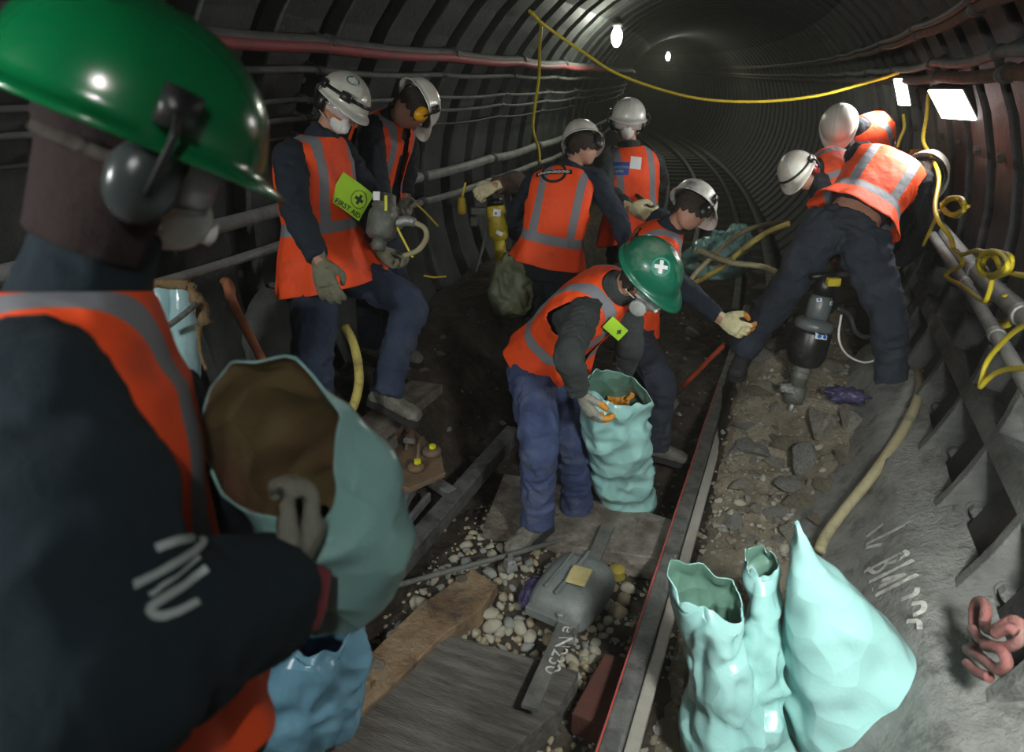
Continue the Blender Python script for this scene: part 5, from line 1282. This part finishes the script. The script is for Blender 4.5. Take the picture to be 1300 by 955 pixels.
cableobj('yellow_cable', [(538,350,4.0),(550,352,4.0),(566,351,4.05)], .006, 'cable_yellow', 'short piece of yellow cord on the dark ledge right of the raised knee', 'cable')
cableobj('air_hose', [(438,415,3.25),(450,440,3.2),(456,480,3.15),(450,512,3.12),(440,528,3.12)], .022, 'hose_yellow', 'dirty yellow hose arching between the legs of the worker at the left wall', 'hose')
# rod held by the standing worker
cableobj('steel_rod', [(808,248,4.66),(822,258,4.5),(838,272,4.35),(860,292,4.2)], .014, 'cable_grey', 'dark rod held in both gloves of the standing worker', 'rod', n=2)

# shovel
sh = thing('shovel', at(866,492,4.6), 'shovel with long bright orange shaft, leaning in the trench beside the rail', 'shovel')
b = bmesh.new(); tube(b, [at(922,436,4.25), at(905,452,4.3), at(866,492,4.5)], .016, 10, 3); obj('shaft', b, 'shovel_orange', sh)
b = bmesh.new(); c0 = at(858,500,4.55); fm = frame(c0, at(840,520,4.62)-c0, V((0,0,1))); rows = []
for i in range(6):
    x = i*.05; w = (.10,.115,.12,.115,.09,.03)[i]; rows.append([fm @ V((x, w*y, -.02*y*y*4*.5+.0)) for y in (-1,-.5,0,.5,1)])
grid(b, rows); o = obj('blade', b, 'rail_side', sh); so = o.modifiers.new('s','SOLIDIFY'); so.thickness = .004
cableobj('steel_bar', [(951,404,4.2),(940,420,4.15),(929,447,4.1)], .008, 'glove_orange', 'thin orange-tipped bar gripped by the reaching glove', 'bar', n=2)
# ---------------------------------------------------------------- hoses
GT = bvh_world(sp_o, fl, hb, wr)
def lay(pxs, r, lift=.0):
    zs = []
    for px, py in pxs:
        p = ray_px(GT, px, py)[0]; zs.append((p-CAM).dot(CAMF) if p is not None else 9)
    n = len(zs)-1
    return [at(px, py, min(z, zs[0]+(zs[-1]-zs[0])*i/n)-r*1.2-lift) for i, ((px, py), z) in enumerate(zip(pxs, zs))]
cableobj('air_hose', lay([(1158,462),(1166,478),(1167,500),(1150,540),(1110,600),(1070,650),(1048,680),(1040,700)], .026, .02), .024, 'hose_beige', 'thick beige hose curving down the right side to the tall teal sack', 'hose')
cableobj('air_hose', [(1003,282,5.2),(960,288,5.3),(930,303,5.3),(905,325,5.2),(885,345,5.1),(870,365,5.0)], .020, 'hose_beige', 'beige hose arching left from the bent worker over the distant sacks', 'hose')
cableobj('air_hose', [(1003,284,4.6),(975,295,4.7),(945,315,4.8),(918,338,4.9),(888,356,5.0),(868,368,5.1)], .020, 'hose_yellow', 'yellowish hose running from the bent worker down past the distant sacks', 'hose')
cableobj('air_hose', [(884,316,4.5),(905,325,4.5),(930,334,4.5),(965,338,4.5),(985,345,4.4)], .020, 'hose_beige', 'beige hose crossing the other two, from the scuffed helmet to the bent leg', 'hose')
cableobj('air_hose', [(886,330,5.5),(910,335,5.5),(935,325,5.5),(952,318,5.5)], .016, 'hose_beige', 'lowest thin hose across the distant teal sacks', 'hose')
# ---------------------------------------------------------------- yellow cables
cableobj('yellow_cable', [(676,15,5.05),(683,25,5.1),(705,42,5.25),(740,66,5.4),(780,92,5.45),(830,111,5.45),(880,124,5.4),(930,129,5.35),(985,128,5.3),(1040,121,5.2),(1090,108,5.1),(1125,98,4.95),(1142,92,4.9)], .012, 'cable_yellow', 'long yellow cable sagging across the tunnel to the small floodlight')
cableobj('yellow_cable', [(672,14,5.0),(686,30,5.2),(685,60,5.5),(684,100,5.9),(679,135,6.1),(677,165,6.2),(684,190,6.2),(685,206,6.2)], .013, 'cable_yellow', 'yellow cable hanging straight down the left wall')
cableobj('yellow_cable', [(1147,145,5.0),(1148,162,5.0),(1143,175,5.0),(1139,188,5.0)], .012, 'cable_yellow', 'yellow lead hanging from the small floodlight')
cableobj('yellow_cable', [(1132,150,5.1),(1131,170,5.1),(1130,190,5.1)], .007, 'hose_beige', 'dull thin lead behind the small floodlight')
cableobj('yellow_cable', [(1179,118,4.1),(1176,150,4.05),(1172,178,4.0),(1182,198,3.95),(1192,225,3.7),(1187,262,3.5),(1193,283,3.4),(1206,300,3.3),(1210,316,3.2)], .011, 'cable_yellow', 'yellow lead hanging from the big floodlight down to the grey pipes')
WPX = lambda px, py, R=1.60: onwall(px, py, R)
TG = random.Random(5)
def tangle(c, rpx, n, r, label, Rr=1.6, turns=2.2, seed=1):
    rd = random.Random(seed); pts = []
    for i in range(n):
        a = 2*pi*turns*i/n; q = rpx*(.6+.5*rd.random())
        pts.append(onwall(c[0]+q*math.cos(a), c[1]+q*.8*math.sin(a), Rr-.05*rd.random()))
    b = bmesh.new(); tube(b, pts, r, 7, 5); o = obj('cable_coil', b, 'cable_yellow', org=min(pts, key=lambda p: p.z)); tag(o, label, 'cable')
tangle((1212,262), 16, 26, .008, 'loose yellow cable coil at the top of the right-hand pipes', seed=2, turns=5)
tangle((1262,335), 22, 22, .008, 'knotted yellow cable coil wrapped round the thick pipe', 1.56, 4, seed=3)
tangle((1270,395), 24, 20, .008, 'dull yellow cable coil hanging in shade below the thick pipe', 1.68, 4, seed=4)
for pts, lab in (([(1210,316),(1222,323),(1240,318),(1262,326),(1272,342),(1300,350),(1340,352)], 'yellow cable running along the thick pipe out of frame'),
                 ([(1214,318),(1222,335),(1205,345),(1202,352),(1225,365),(1248,382),(1256,370),(1262,350),(1280,340)], 'yellow cable looped between the two grey pipes'),
                 ([(1245,490),(1252,462),(1268,440),(1292,418),(1330,400)], 'yellow cable arching up from the flange to the pipes'),
                 ([(1244,492),(1262,475),(1285,468),(1310,470),(1340,480)], 'lower yellow cable arching right from the flange'),
                 ([(1192,268),(1182,290),(1172,312)], 'yellow cable end behind the bent worker\'s arm')):
    P_ = [onwall(px, py, 1.55) for px, py in pts]; cableobj('yellow_cable', P_, .009, 'cable_yellow', lab)
b = bmesh.new(); box(b, (0,0,0), (.16,.04,.03), frame(at(1172,193,4.5), CAMR, V((0,0,1)))); tag(obj('orange_bracket', b, 'grille_orange', org=at(1172,193,4.5), smooth=False, bevel=.004), 'flat orange bracket between the floodlights and the bent back', 'bracket')
# pink lifting links
ck = thing('chain_link', onwall(1265, 800, 1.62), 'dusty pink-red bent steel links lying on the concrete at the bottom right', 'chain')
def rodp(pts, r=.0135): 
    b = bmesh.new(); P_ = [onwall(px, py, 1.612 - dz) for px, py, dz in pts]; tube(b, P_, r, 12, 6); obj('link', b, 'chain_pink', ck)
rodp([(1240,826,0),(1236,790,.0),(1238,768,.01),(1247,763,.02),(1252,775,.02),(1250,795,.01),(1262,800,.03),(1285,788,.03),(1296,795,.02),(1292,815,.01),(1270,822,.01),(1245,812,.02),(1234,798,.02)])
rodp([(1228,825,.0),(1245,835,.01),(1265,850,.01),(1278,842,.02),(1270,826,.03),(1250,820,.03)])
rodp([(1228,842,0),(1240,853,0),(1256,860,0)])
rodp([(1262,805,.05),(1280,798,.05),(1290,803,.04)], .013)
# chalk on the haunch
b = ribbon_strokes(HB, [[(1100,683),(1122,666)],[(1100,692),(1158,663)],[(1100,696),(1120,692)]], .018); tag(obj('chalk_mark', b, 'chalk', hb), None)
b = ribbon_strokes(HB, [[(1098,727),(1150,700)],[(1102,722),(1112,728),(1124,720),(1126,712)],[(1128,716),(1140,712),(1152,704),(1148,700)],[(1104,740),(1160,712)],[(1108,750),(1150,730),(1120,738)],[(1112,757),(1165,730)]], .017); obj('chalk_mark', b, 'chalk', hb)
b = ribbon_strokes(HB, [[(1145,762),(1162,755),(1165,747)],[(1158,768),(1172,766),(1172,776),(1160,782)],[(1152,790),(1166,790),(1168,800)]], .017); obj('chalk_mark', b, 'chalk', hb)
JB = bvh_world(PEOPLE['K']['jacket'])
for nm, st, w_ in (('sleeve_logo', [[(197,697),(225,686),(252,684),(256,692),(215,718),(168,742)],[(262,722),(225,748),(188,772),(200,783),(225,778),(250,765)]], .0085), ('sleeve_logo', [[(188,757),(252,708)]], .0045)):
    b = ribbon_strokes(JB, st, w_, .0025); obj(nm, b, 'print_logo', PEOPLE['K']['jacket'], label='pale slanted emblem on the sleeve')
# small duct box far away in the tunnel roof
p = path(26)[0]+V((.3,0,2.3)); 

slab('timber_step', [(0,0)]*0 or [(60,1500),(420,1500),(420,1900),(60,1900)], .14, .36, 'wood_grey', 'rough timber step under the boots of the foreground worker', 'step')
# ================================================================ light
def area(name, loc, to, size, power, col=(1,1,1), sy=None):
    l = bpy.data.lights.new(name, 'AREA'); l.energy = power; l.color = col; l.size = size
    if sy: l.shape = 'RECTANGLE'; l.size_y = sy
    o = bpy.data.objects.new(name, l); COL.objects.link(o); o.location = loc
    o.rotation_euler = (V(to)-V(loc)).to_track_quat('-Z', 'Y').to_euler(); return o
def flood(px, py, Z, w, h, yaw, pitch, label, power, roll=0):
    p = at(px, py, Z); m = Matrix.Translation(p) @ Matrix.Rotation(yaw, 4, 'Z') @ Matrix.Rotation(pitch, 4, 'Y') @ Matrix.Rotation(roll, 4, 'X')
    rt = thing('floodlight', p, label, 'lamp')
    b = bmesh.new(); box(b, (-.03,0,0), (.05,w,h), m); box(b, (-.07,0,0), (.03,w*.6,h*.6), m); obj('housing', b, 'lamp_case', rt, smooth=False, bevel=.006)
    b = bmesh.new(); box(b, (.0,0,0), (.012,w*.94,h*.94), m); obj('lamp_glass', b, 'lamp_white', rt, smooth=False, bevel=.004)
    b = bmesh.new(); tube(b, [m @ V((-.04,w/2+.02,0)), m @ V((-.10,w/2+.02,.1)), m @ V((-.12,0,.14)), m @ V((-.10,-w/2-.02,.1)), m @ V((-.04,-w/2-.02,0))], .009, 6, 3); obj('bracket', b, 'lamp_case', rt)
    d = (m.to_3x3() @ V((1,0,0)))
    a = area('flood_light_beam', p + d*.03, p + d, w, power, (1,.98,.95), h); a.data.spread = math.radians(130)
    return rt, m
FL1 = flood(1208, 133, 3.7, .30, .20, math.radians(205), math.radians(38), 'big square white floodlight, nearer of the two on the right wall', 5)
FL2 = flood(1145, 117, 4.8, .24, .20, math.radians(192), math.radians(20), 'small white floodlight seen edge-on, left of the big one', 6)
for px, py, s, lab in ((783, 47, 7.9, 'bright tunnel lamp high up in the distance, larger and left of the far one'), (848, 72, 20, 'small round tunnel lamp farthest away')):
    d = (at(px, py, 1)-CAM).normalized(); p = CAM + d*s
    rt = thing('tunnel_lamp', p, lab, 'lamp'); b = bmesh.new(); ell(b, p, (.055,.055,.10), None, 16, 12); obj('lamp_glass', b, 'lamp_far', rt)
    b = bmesh.new(); lathe(b, [(.05,.10),(.06,.13),(.03,.19)], Matrix.Translation(p), 12); obj('lamp_socket', b, 'lamp_case', rt)
    l = bpy.data.lights.new('tunnel_lamp_light', 'POINT'); l.energy = 55 if s > 10 else 26; l.color = (.97,1,.82); l.shadow_soft_size = .12
    o = bpy.data.objects.new('tunnel_lamp_light', l); COL.objects.link(o); o.location = p
# work lamp assumed behind the camera, then two added lights, all outside the view
area('unseen_light', (1.15, -.35, 2.75), (-.1, 3.0, .2), .28, 560, (.98,1,.97))
area('unseen_light', (-.9, -1.2, 2.5), (.2, 4, 1), .3, 32, (.98,1,.97))  # added fill light without a lamp, lifts the left wall
kl = area('unseen_light', (1.5, .72, 1.75), (1.15, 2.6, -.1), .22, 16, (.98,1,.97)); kl.data.spread = math.radians(120)  # added unseen side light, brightens the sacks at the bottom right
w = bpy.data.worlds.new('world'); sc.world = w; w.use_nodes = True
w.node_tree.nodes['Background'].inputs[0].default_value = (.5,.6,.6,1); w.node_tree.nodes['Background'].inputs[1].default_value = .02
sc.view_settings.view_transform = 'Standard'; sc.view_settings.look = 'None'; sc.view_settings.exposure = .68; sc.view_settings.gamma = 1
sc.view_settings.use_curve_mapping = False

# thin dust hanging in the air of the tunnel
nt = w.node_tree; v_ = nt.nodes.new('ShaderNodeVolumeScatter'); v_.inputs['Density'].default_value = .006; v_.inputs['Anisotropy'].default_value = .35; v_.inputs['Color'].default_value = (.95,.97,.85,1)
nt.links.new(v_.outputs[0], nt.nodes['World Output'].inputs['Volume'])
